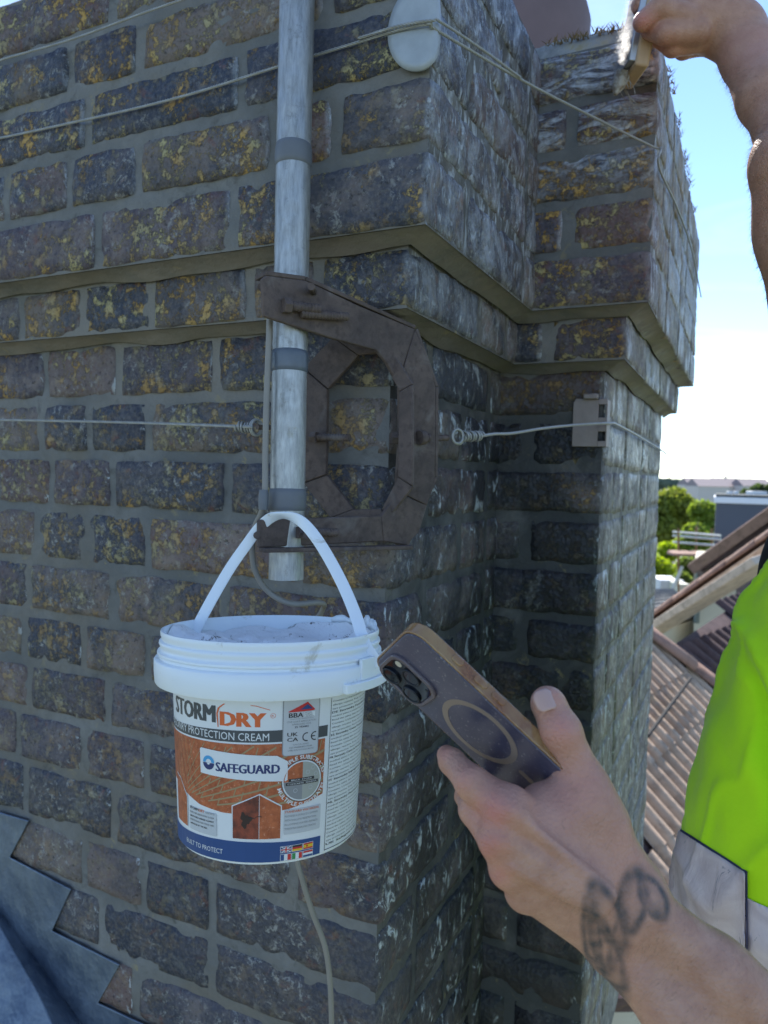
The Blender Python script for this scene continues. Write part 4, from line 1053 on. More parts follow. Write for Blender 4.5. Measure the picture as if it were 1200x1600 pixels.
prims += [cap_((796, 1358, .413, 29), (775, 1318, .436, 21), .0045), cap_((775, 1318, .436, 21), (772, 1290, .470, 17), .004), cap_((772, 1290, .470, 17), (800, 1262, .488, 15), .003)]     # ring
prims += [cap_((818, 1394, .420, 26), (800, 1366, .442, 19), .0045), cap_((800, 1366, .442, 19), (806, 1338, .468, 15), .004), cap_((806, 1338, .468, 15), (835, 1310, .482, 13), .003)]     # little
for (x, y, Z, r) in ((786, 1262, .402, 21), (772, 1312, .402, 19), (790, 1358, .407, 18), (815, 1396, .414, 16), (874, 1142, .424, 22)): prims.append(cap_((x, y, Z, r), (x+4, y+3, Z, r), .010))
# extensor tendons
for (a, b) in (((955, 1395), (800, 1268)), ((945, 1408), (788, 1314)), ((935, 1425), (805, 1356))): prims.append(cap_((*a, .398, 7), (*b, .394, 7), .010))
LOW = list(prims)
# --- raised (right) arm and fist round the brush
Zu = .86
prims += [cap_((1128, 34, Zu, 40), (1072, 22, Zu, 36), .012), cap_((1150, 52, .855, 40), (1118, 40, Zu, 42), .012), cap_((1172, 88, .84, 41), (1150, 50, .855, 40), .012), cap_((1198, 150, .80, 44), (1172, 88, .84, 41), .012), cap_((1254, 262, .75, 56), (1206, 150, .80, 42), .015),
          cap_((1249, 262, .745, 60), (1243, 250, .745, 64), .02), cap_((1249, 262, .745, 60), (1264, 350, .76, 70), .02), cap_((1264, 350, .76, 70), (1345, 820, .80, 92), .03), cap_((1320, 820, .80, 92), (1400, 960, .80, 130), .04)]
prims += [cap_((1072, 30, .845, 22), (1030, 14, .84, 18), .005), cap_((1030, 14, .84, 18), (1004, 34, .845, 15), .003), cap_((1090, 50, .845, 20), (1040, 52, .845, 17), .004), cap_((1040, 52, .845, 17), (1016, 46, .86, 15), .003),
          cap_((1098, 62, .86, 19), (1052, 72, .86, 16), .004), cap_((1052, 72, .86, 16), (1032, 60, .88, 14), .003), cap_((1104, 66, .88, 18), (1068, 78, .88, 14), .004), cap_((1068, 78, .88, 14), (1050, 66, .90, 12), .003),
          cap_((1080, 0, .87, 26), (1030, -12, .875, 17), .004), cap_((1030, -12, .875, 17), (1000, 8, .875, 14), .003)]
# --- neck, head (outside the frame) and trunk under the vest
prims += [cap_((1425, 990, .76, 150), (1440, 1230, .76, 165), .05), cap_((1440, 1230, .76, 165), (1440, 1650, .76, 175), .05), cap_((1500, 850, .80, 62), (1480, 960, .80, 80), .03),
          cap_((1505, 735, .79, 96), (1500, 790, .78, 78), .03), cap_((1470, 800, .74, 46), (1488, 810, .74, 46), .02), cap_((1440, 765, .74, 13), (1448, 780, .74, 17), .008), cap_((1510, 775, .705, 20), (1512, 760, .705, 22), .006),
          cap_((1400, 1010, .66, 90), (1560, 1500, .52, 80), .04), cap_((1560, 1500, .52, 80), (1580, 1900, .45, 84), .03)]
skin = Mat('skin', .48, spec=.4)
ca = skin.attr('tint')['Color']; red, tat, _b = skin.nt.nodes.new('ShaderNodeSeparateColor').outputs[:3]
skin.L(ca, red.node.inputs[0])
c = skin.mix(skin.rng(skin.noise(60, 5, .6), .35, .65), (.40, .205, .138), (.50, .28, .195))
c = skin.mix(skin.mul(red, skin.rng(skin.noise(90, 4), .3, .7, .6, 1.)), c, (.54, .20, .155))
c = skin.mix(skin.rng(skin.noise(9, 3), .5, .7, 0, .5), c, (.52, .26, .20))
c = skin.mix(skin.mul(_b, .7), c, (.66, .45, .40))
hair = skin.scale(skin.pos, (500, 500, 60), (.6, .9, .4)); c = skin.mix(skin.mul(skin.rng(skin.noise(1., 4, .6, 1., hair), .66, .72), .35), c, (.16, .09, .06))
c = skin.mix(skin.mul(tat, skin.rng(skin.noise(120, 4), .3, .6, .65, .95)), c, (.030, .040, .050))
skin.color(c); skin.set('Subsurface Weight', .12); skin.set('Subsurface Radius', (.006, .0025, .0015)); skin.set('Subsurface Scale', .6)
p_ = skin.bump(skin.add(skin.vor(520, 'F1'), skin.noise(160, 5, .65)), .4, .0011); cr = skin.scale(skin.pos, (260, 70, 160), (.4, .5, .9)); p_ = skin.bump(skin.noise(1., 5, .6, .8, cr), .3, .0010, p_); kw = skin.scale(skin.pos, (420, 420, 420), (.3, .9, .2)); kn = skin.scale(skin.pos, (150, 150, 620), (.0, .75, .1)); skin.bump(skin.mul(red, skin.noise(1., 3, .5, .6, kn)), .8, .0016, p_)
worker = empty('person', PZ(1440, 1700, .76), 'person in a yellow-green hi-vis vest holding a phone low and a brush high', 'person')
P_, Q = sdf_mesh('body', prims, .0015, None, None)
P_, Q = keep_outer(P_, Q, prims)
P_ = smooth_mesh(P_, Q, 2)
print('body verts', len(P_), time.time()-T0)
body = npmesh('body', P_, Q, skin.m, worker)
# pigment: flushed knuckles and the banded tattoo on the wrist
px, py = proj(P_); dz = P_@FWD
redm = np.zeros(len(P_))
for (x, y, r, a) in ((770, 1268, 34, 1), (762, 1322, 30, .9), (778, 1368, 22, .8), (873, 1140, 26, .8), (905, 1230, 40, .35), (722, 1220, 24, .5), (1005, 35, 22, 1), (690, 1172, 16, .7), (855, 1090, 22, .4), (1040, 80, 30, .5)):
    redm = np.maximum(redm, a*np.exp(-((px-x)**2+(py-y)**2)/(r*r)))
tm = np.zeros(len(P_)); low = (dz < .47) & (px > 890) & (py > 1340)
def ell(cx, cy, a, b, ang, lw=4.5, fill=.28, cut=None):
    t = radians(ang); u = (px-cx)*cos(t)+(py-cy)*sin(t); v = -(px-cx)*sin(t)+(py-cy)*cos(t); q = np.sqrt((u/a)**2+(v/b)**2)
    d = np.abs(q-1)*min(a, b); s = np.clip(1.25-d/lw, 0, 1)
    f = np.where(q < 1, fill*np.clip(.25+.9*(q-.2)+.5*v/b, 0, 1), 0)
    m_ = np.maximum(s, f)
    return m_
for e_ in ((1020, 1402, 34, 17, 62, 6, .95), (988, 1408, 45, 21, 98, 7.5, .75), (950, 1432, 50, 19, 66, 7.5, .80), (948, 1490, 62, 17, 70, 7, .9), (925, 1465, 52, 12, 84, 5.5, .6), (966, 1470, 40, 10, 104, 5.5, .7), (936, 1530, 34, 12, 62, 5, .7)):
    tm = np.maximum(tm, ell(*e_[:5], lw=e_[5], fill=e_[6]))
nz_ = np.array([mn.noise(Vector(v*180)) for v in P_[low]]) if low.any() else 0
tm = np.where(low, tm, 0); tm[low] *= np.clip(.85+.5*nz_, .3, 1)
nail = np.zeros(len(P_)); nail = np.maximum(nail, np.exp(-((px-1004)**2+(py-34)**2)/60.)*0)
colr = np.stack([redm, tm*.98, nail, np.ones(len(P_))], 1).astype(np.float32)
at = body.data.color_attributes.new('tint', 'FLOAT_COLOR', 'POINT'); at.data.foreach_set('color', colr.ravel())
# finger nails that show
MNAIL = Mat('nail', .3); MNAIL.set('Subsurface Weight', .1); MNAIL.color((.53, .32, .26)); MNAIL = MNAIL.m
def nail_(c, ax, wd, L, Wd, r, name='thumb_nail'):
    ax = ax/np.linalg.norm(ax); nrm = np.cross(ax, wd); nrm /= np.linalg.norm(nrm); wd = np.cross(nrm, ax)
    if nrm@FWD > 0: nrm = -nrm
    V = []; F = []; n, m_ = 10, 10
    for j in range(m_+1):
        for i in range(n+1):
            u = -1+2*i/n; v = j/m_; w = Wd*.5*(1-.55*max(0, (v-.6)/.4)**2.2-.45*max(0, (.35-v)/.35)**2)
            V.append(c+ax*(v-.5)*L+wd*u*w-nrm*(r-np.sqrt(max(r*r-(u*w)**2, 0)))-nrm*.0016*max(0, v-.6)**2*4)
    for j in range(m_):
        for i in range(n): a = j*(n+1)+i; F.append((a, a+1, a+n+2, a+n+1))
    o = npmesh(name, V, F, MNAIL, worker); md = o.modifiers.new('t', 'SOLIDIFY'); md.thickness = .0008; md.offset = 0; return o
tpa, tpb = PZ(857, 1100, .434), PZ(873, 1138, .430); tax = tpa-tpb
nail_(PZ(852, 1093, .434-.0104), tax-FWD*(-.25)*np.linalg.norm(tax), RT, .0125, .0125, .0078)
# --- vest
vp_ = [((1428, 966, .75, 226), (1338, 1130, .75, 232), .05), ((1338, 1130, .75, 232), (1298, 1300, .75, 236), .05), ((1298, 1300, .75, 236), (1290, 1450, .75, 240), .05), ((1290, 1450, .75, 240), (1300, 1760, .75, 245), .05), ((1428, 966, .75, 226), (1600, 960, .78, 200), .06), ((1500, 1400, .78, 240), (1500, 1700, .78, 240), .08)]
vpr = [cap_((a[0]+50, *a[1:]), (b[0]+50, *b[1:]), k) for a, b, k in vp_]
VP, VQ = sdf_mesh('vest', vpr, .005, None, None, pad=.03); VP, VQ = keep_outer(VP, VQ, [(p[0], p[1], p[2]-.01, p[3]-.01, p[4], p[5]) for p in vpr]); VP = smooth_mesh(VP, VQ, 6)
def vnorm(P_, Q):
    fn = np.cross(P_[Q[:, 2]]-P_[Q[:, 0]], P_[Q[:, 3]]-P_[Q[:, 1]]); N = np.zeros_like(P_)
    for k in range(4): np.add.at(N, Q[:, k], fn)
    return N/(np.linalg.norm(N, axis=1)[:, None]+1e-12)
VN = vnorm(VP, VQ); cen = VP.mean(0)
if ((VP-cen)*VN).sum() < 0: VN = -VN
dsp = np.array([.010*mn.noise(Vector((v[0]*9, v[1]*9, v[2]*5)))+.006*mn.noise(Vector((v[0]*22+v[2]*14, v[1]*22, v[2]*9))) for v in VP])
qx, qy = proj(VP)
fold = -.012*np.exp(-((qx-1195-(qy-1150)*.12)/14)**2)*np.clip((qy-1030)/60, 0, 1)*np.clip((1330-qy)/60, 0, 1)
ridge = np.array([max(0, 1-abs(mn.noise(Vector((v[0]*7+v[2]*4, v[1]*7, v[2]*3.2-v[0]*3)))*5.5))**2 for v in VP])
ridge2 = np.array([max(0, 1-abs(mn.noise(Vector((v[0]*16+3, v[1]*16, v[2]*6+v[0]*9)))*6))**2 for v in VP])
VP = VP+VN*(dsp+fold+.009*ridge+.004*ridge2)[:, None]
m = Mat('hi_vis_fabric', .75, spec=.3); x, y, z = m.sep(m.pos)
c = m.mix(m.noise(20, 4), (.50, .93, .003), (.60, .96, .005)); c = m.mix(m.rng(m.noise(26, 6, .7, .8), .66, .70, 0, .5), c, (.20, .36, .03)); m.color(c)
m.set('Sheen Weight', .2); wv = m.nt.nodes.new('ShaderNodeTexWave'); wv.inputs['Scale'].default_value = 420; wv.inputs['Distortion'].default_value = .6; m.L(m.pos, wv.inputs['Vector'])
m.set('Emission Strength', 0); p_ = m.bump(m.noise(40, 4), .4, .004); m.bump(wv.outputs['Fac'], .3, .0006, p_)
m.set('Transmission Weight', 0)
qx, qy = proj(VP); cf = VP[VQ].mean(1); fx, fy = proj(cf)
npmesh('vest', VP, VQ, m.m, worker)
line = lambda xx, x0, y0, x1, y1: y0+(xx-x0)*(y1-y0)/(x1-x0)
VN2 = vnorm(VP, VQ)
if ((VP-cen)*VN2).sum() < 0: VN2 = -VN2
def patch(mask, off_, name, mt, lim):
    q = VQ[mask]; us = np.unique(q); mp = np.zeros(len(VP), int); mp[us] = np.arange(len(us))
    A = VP[us]+VN2[us]*off_; ax_, ay_ = proj(A); Z_ = A@FWD; tx, ty = lim(ax_, ay_)
    A = A+((tx-ax_)*Z_/FP)[:, None]*RT-((ty-ay_)*Z_/FP)[:, None]*UP
    o = npmesh(name, A, mp[q], mt, worker); md = o.modifiers.new('t', 'SOLIDIFY'); md.thickness = .0012; md.offset = -1; return o
m = Mat('reflective_tape', .42, 0, spec=.5); c = m.mix(m.rng(m.noise(30, 5, .6, .8), .35, .65), (.58, .46, .47), (.74, .62, .62)); cr = m.scale(m.pos, (60, 60, 14), (0, 0, 0))
c = m.mix(m.rng(m.noise(1., 6, .7, 1.4, cr), .60, .64, 0, .6), c, (.16, .15, .19)); m.color(c); m.bump(m.noise(1., 6, .7, 1.4, cr), .5, .003); MREF = m.m
m = simple('tape_seam', (.05, .05, .11), .7, 0, .1, 80, 0)
top = line(fx, 1060, 1297, 1162, 1362); bot = line(fx, 1046, 1408, 1160, 1486)
g8 = 9
front = np.einsum('ij,ij->i', VN2[VQ].mean(1), cf) < 0
b1 = (fy > top-g8) & (fy < bot+g8) & (fx < 1162+g8)
b2 = (fx >= 1152-g8) & (fy > line(fx, 1162, 1402, 1200, 1418)-g8) & (fy < 1600) & (fx < 1235) & front
t2 = (fy > top-5-g8) & (fy < bot+5+g8) & (fx < 1167+g8)
# --- head hair, shirt at the shoulder
L1 = lambda e: (lambda x_, y_: (lambda X_: (X_, np.clip(y_, line(X_, 1060, 1297, 1162, 1362)-e, line(X_, 1046, 1408, 1160, 1486)+e)))(np.minimum(x_, 1162+e)))
L2 = lambda x_, y_: (np.maximum(x_, 1152), np.maximum(y_, line(np.maximum(x_, 1152), 1162, 1402, 1200, 1418)))
patch(t2, .0012, 'tape_seam', m, L1(4)); patch(b2, .0020, 'reflective_band', MREF, L2); patch(b1, .0030, 'reflective_band', MREF, L1(0))
ms = simple('black_shirt', (.012, .012, .014), .9, 0, .2, 60, .3)
sp = [cap_((1424, 925, .80, 216), (1470, 1000, .80, 216), .03)]
SP, SQ_ = sdf_mesh('shirt', sp, .008, None, None); SP, SQ_ = keep_outer(SP, SQ_, [(p[0], p[1], p[2]-.012, p[3]-.012, p[4], p[5]) for p in sp]); npmesh('shirt', SP, SQ_, ms, worker)
hp_ = [cap_((1512, 722, .80, 104), (1520, 770, .80, 98), .03)]
SP, SQ_ = sdf_mesh('hair', hp_, .005, None, None); SP, SQ_ = keep_outer(SP, SQ_, [(p[0], p[1], p[2]-.012, p[3]-.012, p[4], p[5]) for p in hp_]); npmesh('hair', SP, SQ_, simple('brown_hair', (.05, .03, .02), .7, 0, .3, 90, .5), worker)
# fine body hair on the sunlit elbow and forearm edge: thin tapered blades
def fuzz():
    idx = np.where((px > 1120) & (px < 1230) & (py > 100) & (py < 470) & (dz > .6))[0]; V = []; F = []
    BN = vnorm(P_, Q); cc = P_.mean(0)
    for i in rs.choice(idx, min(2600, len(idx)), replace=False):
        nrm = BN[i]; 
        d = nrm*.6+np.array([rs.uniform(-.5, .5), rs.uniform(-.5, .5), -.5]); d /= np.linalg.norm(d); L_ = rs.uniform(.003, .009); w = np.cross(d, FWD)*.00009; b = len(V)
        V += [P_[i]-w, P_[i]+w, P_[i]+d*L_]; F.append((b, b+1, b+2))
    for i in rs.choice(np.where((dz < .47) & (px > 860) & (px < 1230) & (py > 1180) & (py < 1620))[0], 2600, replace=False):
        nrm = BN[i]
        if nrm@FWD > -.1 or (px[i] < 980 and rs.rand() < .55): continue
        d = nrm*.35+(PZ(840, 1400, .43)-PZ(960, 1300, .43))/.06*(.8+rs.uniform(-.3, .3))+rs.normal(size=3)*.15; d /= np.linalg.norm(d); L_ = rs.uniform(.003, .0075); w = np.cross(d, FWD)*.00006; b = len(V)
        V += [P_[i]-w, P_[i]+w, P_[i]+d*L_]; F.append((b, b+1, b+2))
    o = npmesh('arm_hair', V, F, simple('arm_hair', (.20, .13, .08), .5, 0, .2, 60, 0), worker, False); o['kind'] = 'stuff'
fuzz()
print('person', time.time()-T0)
# ================================================================== BRUSH
br = empty('paint_brush', PZ(985, 90, .885), 'wooden block brush with pale cream-loaded bristles held against the rear stack', 'brush')
a0, a1 = PZ(1024, -60, .885), PZ(989, 122, .905)
t = (a1-a0); Lb = np.linalg.norm(t); t /= Lb; sd_ = np.cross(t, FWD); sd_ /= np.linalg.norm(sd_)
if sd_@RT < 0: sd_ = -sd_
dp = np.cross(t, sd_)
MWOOD = Mat('pale_wood', .6); wv2 = MWOOD.scale(MWOOD.pos, (90, 90, 12), (0, .2, 0)); MWOOD.color(MWOOD.mix(MWOOD.noise(1.5, 5, .6, .5, wv2), (.42, .27, .15), (.56, .39, .25))); MWOOD = MWOOD.m
MB().box((a0+a1)/2, t*Lb/2, sd_*.0085, dp*.034).build('stock', MWOOD, br, bevel=.003, seg=3)
MB().box((a0+a1)/2-sd_*.0115, t*Lb*.46, sd_*.004, dp*.031).build('ferrule', simple('dull_ferrule', (.38, .38, .40), .4, .7, .15, 80, .2), br, bevel=.001)
V = []; F = []
for k in range(2600):
    u = rs.uniform(-.5, .5); v = rs.uniform(-1, 1); base = (a0+a1)/2+t*Lb*u*.9-sd_*.014+dp*.029*v
    L_ = rs.uniform(.004, .011)*(1.1+.5*max(0, u)); d = -sd_*1+t*rs.uniform(.35, .95)*(.5+max(0, u*2))+dp*rs.uniform(-.25, .25); d /= np.linalg.norm(d); w = dp*.00035+t*.0002; b = len(V)
    V += [base-w, base+w, base+d*L_+w*.4, base+d*L_-w*.4]; F.append((b, b+1, b+2, b+3))
mbr = Mat('bristles', .5); mbr.color(mbr.mix(mbr.rng(mbr.noise(120, 5), .4, .6), (.20, .16, .12), (.40, .38, .36)))
o = npmesh('bristles', V, F, mbr.m, br, False); o['kind'] = 'stuff'
mb = MB()
for k in range(9):
    s_ = a1-sd_*.012+dp*rs.uniform(-.02, .02); q = s_+t*rs.uniform(.01, .03)+sd_*rs.uniform(-.006, .03); mb.tube(catmull([s_, (s_+q)/2+sd_*rs.uniform(-.004, .006), q], 4), [.0004]*9, 4)
mb.tube([a1-sd_*.013-t*.004, a1-sd_*.016+t*.012, a1-sd_*.018+t*.022], [.010, .008, .0025], 10)
mb.build('wet_tip', mbr.m, br, smooth=True)
print('brush', time.time()-T0)
# ================================================================== ROOFS AND SUBURB BEYOND
def tilemat(name, a, b, moss=.3):
    m = Mat(name, .85, spec=.3); c = m.mix(m.rnd(), a, b); c = m.mix(m.rng(m.noise(9, 6, .7, .5), .45, .65, 0, .7), c, tuple(q*.55 for q in a))
    c = m.mix(m.rng(m.noise(3.5, 7, .7, .6), .60, .68, 0, moss), c, (.33, .22, .07)); m.color(c); m.bump(m.noise(30, 5), .4, .01); return m.m
MT1 = tilemat('weathered_roof_tile', (.36, .255, .185), (.50, .375, .28)); MT2 = tilemat('purple_pantile', (.085, .055, .058), (.13, .085, .08)); MT3 = tilemat('sandy_verge', (.50, .40, .32), (.60, .50, .40)); MT4 = tilemat('brown_ridge_tile', (.24, .15, .115), (.32, .20, .16))
MBT = simple('brown_roof_slate', (.13, .10, .095), .85, 0, .25, 1.2, .3, bd=.01); MCR = simple('cream_render', (.50, .46, .36), .9, 0, .1, 2, .2)
def roof_plane(px, py, Z, phi, s): 
    q = PZ(px, py, Z); g = R0*cos(radians(phi))-FH*sin(radians(phi)); d1 = g-A3(0, 0, s); d1 /= np.linalg.norm(d1); d2 = FH*cos(radians(phi))+R0*sin(radians(phi)); n = np.cross(d1, d2); n /= np.linalg.norm(n)
    if n[2] < 0: n = -n
    return q, d1, d2, n
def tile_mesh(name, wd, ln, r, m):
    V = []; F = []; prof = [(-wd*.5, 0)]+[(-wd*.5+wd*.12+r-r*cos(pi*k/6), r*sin(pi*k/6)*.9) for k in range(7)]+[(wd*.5, .0)]
    for t, zz in ((0, .0), (ln*1.08, .014)):
        for (x, z) in prof: V.append((t, x, z+zz+.004))
    n = len(prof)
    for i in range(n-1): F.append((i, i+1, n+i+1, n+i))
    for (x, z) in prof: V.append((ln*1.08, x, z-.012))
    for i in range(n-1): F.append((n+i, n+i+1, 2*n+i+1, 2*n+i))
    me = bpy.data.meshes.new(name); me.from_pydata(V, [], F); me.polygons.foreach_set('use_smooth', [True]*len(F)); me.set_sharp_from_angle(angle=radians(40)); me.materials.append(m); me.update(); return me
def lay_tiles(parent, pl, poly, wd, ln, r, m, bounds, limit=290):
    q, d1, d2, n = pl; me = tile_mesh('tile', wd, ln, r, m)
    loc = [(((onP(x, y, q, n)-q)@d1), ((onP(x, y, q, n)-q)@d2)) for x, y in poly]
    rot = Matrix([[d1[i], d2[i], n[i]] for i in range(3)])
    cnt = 0; u0 = min(l[0] for l in loc); u1 = max(l[0] for l in loc); v0 = min(l[1] for l in loc); v1 = max(l[1] for l in loc); off_ = Vector(parent.location)
    cells = []
    for i in range(int(u0/ln)-1, int(u1/ln)+2):
        for j in range(int(v0/wd)-1, int(v1/wd)+2):
            c = q+d1*(i*ln)+d2*(j*wd); 
            if c@FWD < 1: continue
            x, y = proj(c+d1*ln/2)
            if bounds(x, y): cells.append((c@FWD, c))
    cells.sort(key=lambda t: t[0])
    for zz, c in cells[:limit]:
        o = bpy.data.objects.new('tile', me); COL.objects.link(o); o.parent = parent
        o.matrix_local = Matrix.Translation(Vector(c+n*rs.uniform(0, .006))-off_) @ rot.to_4x4(); cnt += 1
    return cnt, loc
def deck(pl, poly, m, parent, name='roof_deck', th=.15):
    q, d1, d2, n = pl; MB().prism([onP(x, y, q-n*.01, n) for x, y in poly], -n*th).build(name, m, parent)
# ribbed near roof
P1 = roof_plane(1015, 1000, 6.2, 38, .90)
hA = empty('house', PZ(1060, 1300, 7.5), 'nearest house beyond the stack, its ribbed tiled roof sunlit beside the vest', 'house')
pA = [(960, 955), (1022, 1000), (1140, 1092), (1180, 1300), (1060, 1560), (900, 1560)]
deck(P1, pA, MT2, hA)
nt, _ = lay_tiles(hA, P1, pA, .142, .34, .046, MT1, lambda x, y: 975 < x < 1150 and y < 1500 and y > 1006+(x-1022)*.76)
print('tiles', nt)
q, d1, d2, n = P1
def ridge_run(a, b, r, m, parent, ln=.4, name='ridge_tile'):
    L_ = np.linalg.norm(b-a); k = max(1, int(L_/ln)); t = (b-a)/L_; s_ = np.cross(t, A3(0, 0, 1)); s_ /= np.linalg.norm(s_); u = np.cross(s_, t)
    for i in range(k):
        c0 = a+(b-a)*i/k; c1 = a+(b-a)*(i+1.06)/k; V = []; F = []
        for c, rr_ in ((c0, r), (c1, r*1.07)):
            for j in range(9): an = pi*j/8; V.append(c+s_*rr_*cos(an)+u*rr_*sin(an)*.8)
        for j in range(8): F.append((j, j+1, 10+j, 9+j))
        o = MB().add(V, F).build(name, m, parent, smooth=True); md = o.modifiers.new('t', 'SOLIDIFY'); md.thickness = .012
ridge_run(onP(985, 972, q+n*.03, n), onP(1160, 1108, q+n*.03, n), .105, MT4, hA)
MB().tube([onP(1079, 1060, q+n*.12, n), onP(1012, 1150, q+n*.10, n)], .014, 6).build('shadow_strip', simple('shadow_black', (.02, .02, .02), .9), hA)  # thin black tube standing in for the diagonal shadow across the tiles
MB().prism([onP(x, y, q-n*.3, n) for x, y in pA], A3(0, 0, -5)).build('wall', MCR, hA)
# middle roof with purple pantiles, broad sandy verge and brown ridge
hB = empty('house', PZ(1130, 1000, 8.5), 'middle house with dark purple pantiles and a broad sandy verge in the sun', 'house')
P2 = roof_plane(1057, 1014, 7.6, 42, .70)
pB = [(1040, 1016), (1195, 915), (1290, 900), (1260, 1130), (1130, 1095), (1040, 1030)]
deck(P2, pB, MT2, hB)
lay_tiles(hB, P2, pB, .24, .36, .075, MT2, lambda x, y: 1035 < x < 1230 and y > 1016-(x-1040)*.63 and y < 1120, 200)
va, vb = PZ(985, 1016, 9.0), PZ(1235, 868, 6.8); vt = (vb-va)/np.linalg.norm(vb-va); vs = np.cross(vt, A3(0, 0, 1)); vs /= np.linalg.norm(vs); vu = np.cross(vs, vt)
if vu[2] < 0: vu = -vu
if vs@FWD > 0: vs = -vs
def slope_bar(a, b, face_w, tilt, th, m, name, parent):
    t = (b-a)/np.linalg.norm(b-a); s_ = np.cross(t, A3(0, 0, 1)); s_ /= np.linalg.norm(s_)
    if s_@FWD > 0: s_ = -s_
    u = np.cross(s_, t); u = u if u[2] > 0 else -u
    f = s_*cos(radians(tilt))-u*sin(radians(tilt)); nn = s_*sin(radians(tilt))+u*cos(radians(tilt))
    return MB().prism([a, b, b+f*face_w, a+f*face_w], -nn*th).build(name, m, parent, bevel=.01)
slope_bar(PZ(1000, 1000, 9.0), PZ(1240, 850, 7.0), .62, 12, .08, MT3, 'verge_slab', hB)
ridge_run(PZ(990, 990, 9.2), PZ(1240, 818, 7.2), .11, MT4, hB)
slope_bar(PZ(1000, 986, 9.3), PZ(1240, 822, 7.3), .34, 20, .06, MT1, 'upper_verge', hB)
# gable with brown battened roof
hC = empty('house', PZ(1150, 900, 14), 'brown-roofed house with a sloping pink-brown gable edge below the grey dormer', 'house')
g = [PZ(1080, 879, 14.5), PZ(1215, 783, 13.0), PZ(1225, 850, 12.6), PZ(1120, 912, 13.9)]
MB().prism(g, FWD*.15-A3(0, 0, .1)).build('roof', MBT, hC)
for k in range(8):
    t0 = k/8; a = g[0]*(1-t0)+g[3]*t0; b = g[1]*(1-t0)+g[2]*t0; MB().tube([a-FWD*.03, b-FWD*.03], .022, 5).build('batten', MT2, hC)
slope_bar(PZ(1078, 880, 14.3), PZ(1218, 780, 12.8), .16, 20, .2, MT4, 'gable_edge', hC)
MB().prism([PZ(1084, 882, 14.6), PZ(1150, 882, 14.6), PZ(1150, 1040, 14.6), PZ(1084, 1040, 14.6)], (ray(1110, 757))*3).build('wall', MCR, hC)
MB().box(PZ(1090, 930, 14.45), R0*.04, FH*.04, A3(0, 0, .55)).build('downpipe', simple('grey_pipe', (.12, .14, .12)), hC)
MB().box(PZ(1114, 905, 14.5), R0*.10, FH*.03, A3(0, 0, .25)).build('window', MDK, hC)
# small low roofs
hD = empty('shed', PZ(1042, 925, 18), 'low grey shed roof between the stack and the brown gable', 'shed')
mg = simple('grey_felt', (.24, .25, .26), .9, 0, .2, 2, .3); ml = simple('pale_sheet', (.62, .64, .66), .6, 0, .1, 2, .1)
d_ = [PZ(1005, 921, 20), PZ(1050, 921, 20), PZ(1092, 948, 15.5), PZ(1000, 975, 14)]
MB().prism(d_, A3(0, 0, -.2)).build('roof', mg, hD)
for k in range(9):
    t0 = (k+.5)/9; MB().tube([d_[0]*(1-t0)+d_[3]*t0+A3(0, 0, .02), d_[1]*(1-t0)+d_[2]*t0+A3(0, 0, .02)], .03, 5).build('roof_roll', mg, hD)
MB().prism([v-A3(0, 0, .25) for v in d_], A3(0, 0, -3)).build('wall', MCR, hD)
hE = empty('shed', PZ(1040, 905, 26), 'white flat-topped outbuilding low beside the rear stack edge', 'shed')
MB().box(PZ(1040, 915, 26), R0*.42, FH*.6, A3(0, 0, .28)).build('wall', ml, hE, bevel=.03); MB().box(PZ(1062, 917, 25), R0*.20, FH*.4, A3(0, 0, .15)).build('canopy', simple('pale_canopy', (.6, .6, .48)), hE, bevel=.03)
# grey box dormer
hF = empty('house', PZ(1180, 840, 22), 'flat-roofed dark grey box dormer with a white fascia under the skyline', 'house')
gm = simple('grey_cladding', (.085, .095, .125), .8, 0, .08, 1, .1); c0 = PZ(1206, 826, 22)
W_ = (1206-1117)/FP*22
DD = ray(1117, 757); DD[2] = 0; DD /= np.linalg.norm(DD); WW = np.cross(DD, A3(0, 0, 1)); W_ = 2.2
c0 = PZ(1117, 826, 20.4)+WW*W_+DD*1.6
MB().box(c0, WW*W_, DD*1.6, A3(0, 0, .72)).build('wall', gm, hF)
MB().box(c0+A3(0, 0, .80), WW*(W_+.06), DD*1.66, A3(0, 0, .085)).build('fascia', simple('white_fascia', (.72, .74, .80), .6), hF, bevel=.01)
MB().box(c0+A3(0, 0, .92), WW*(W_+.02), DD*1.62, A3(0, 0, .03)).build('flat_roof', simple('dark_felt', (.05, .06, .06), .9), hF)
for (x, w) in ((1140, .07), (1150, .06), (1182, .22)): MB().box(PZ(x, 771, 22), R0*w, FH*w, A3(0, 0, .07)).build('roof_vent', ml, hF, bevel=.02)
MB().prism([c0-WW*W_-DD*1.6-A3(0, 0, .722), c0+WW*W_-DD*1.6-A3(0, 0, .722), c0+WW*W_-DD*1.6-A3(0, 0, 6), c0-WW*W_-DD*1.6-A3(0, 0, 6)], DD*3.2).build('lower_wall', MBT, hF)
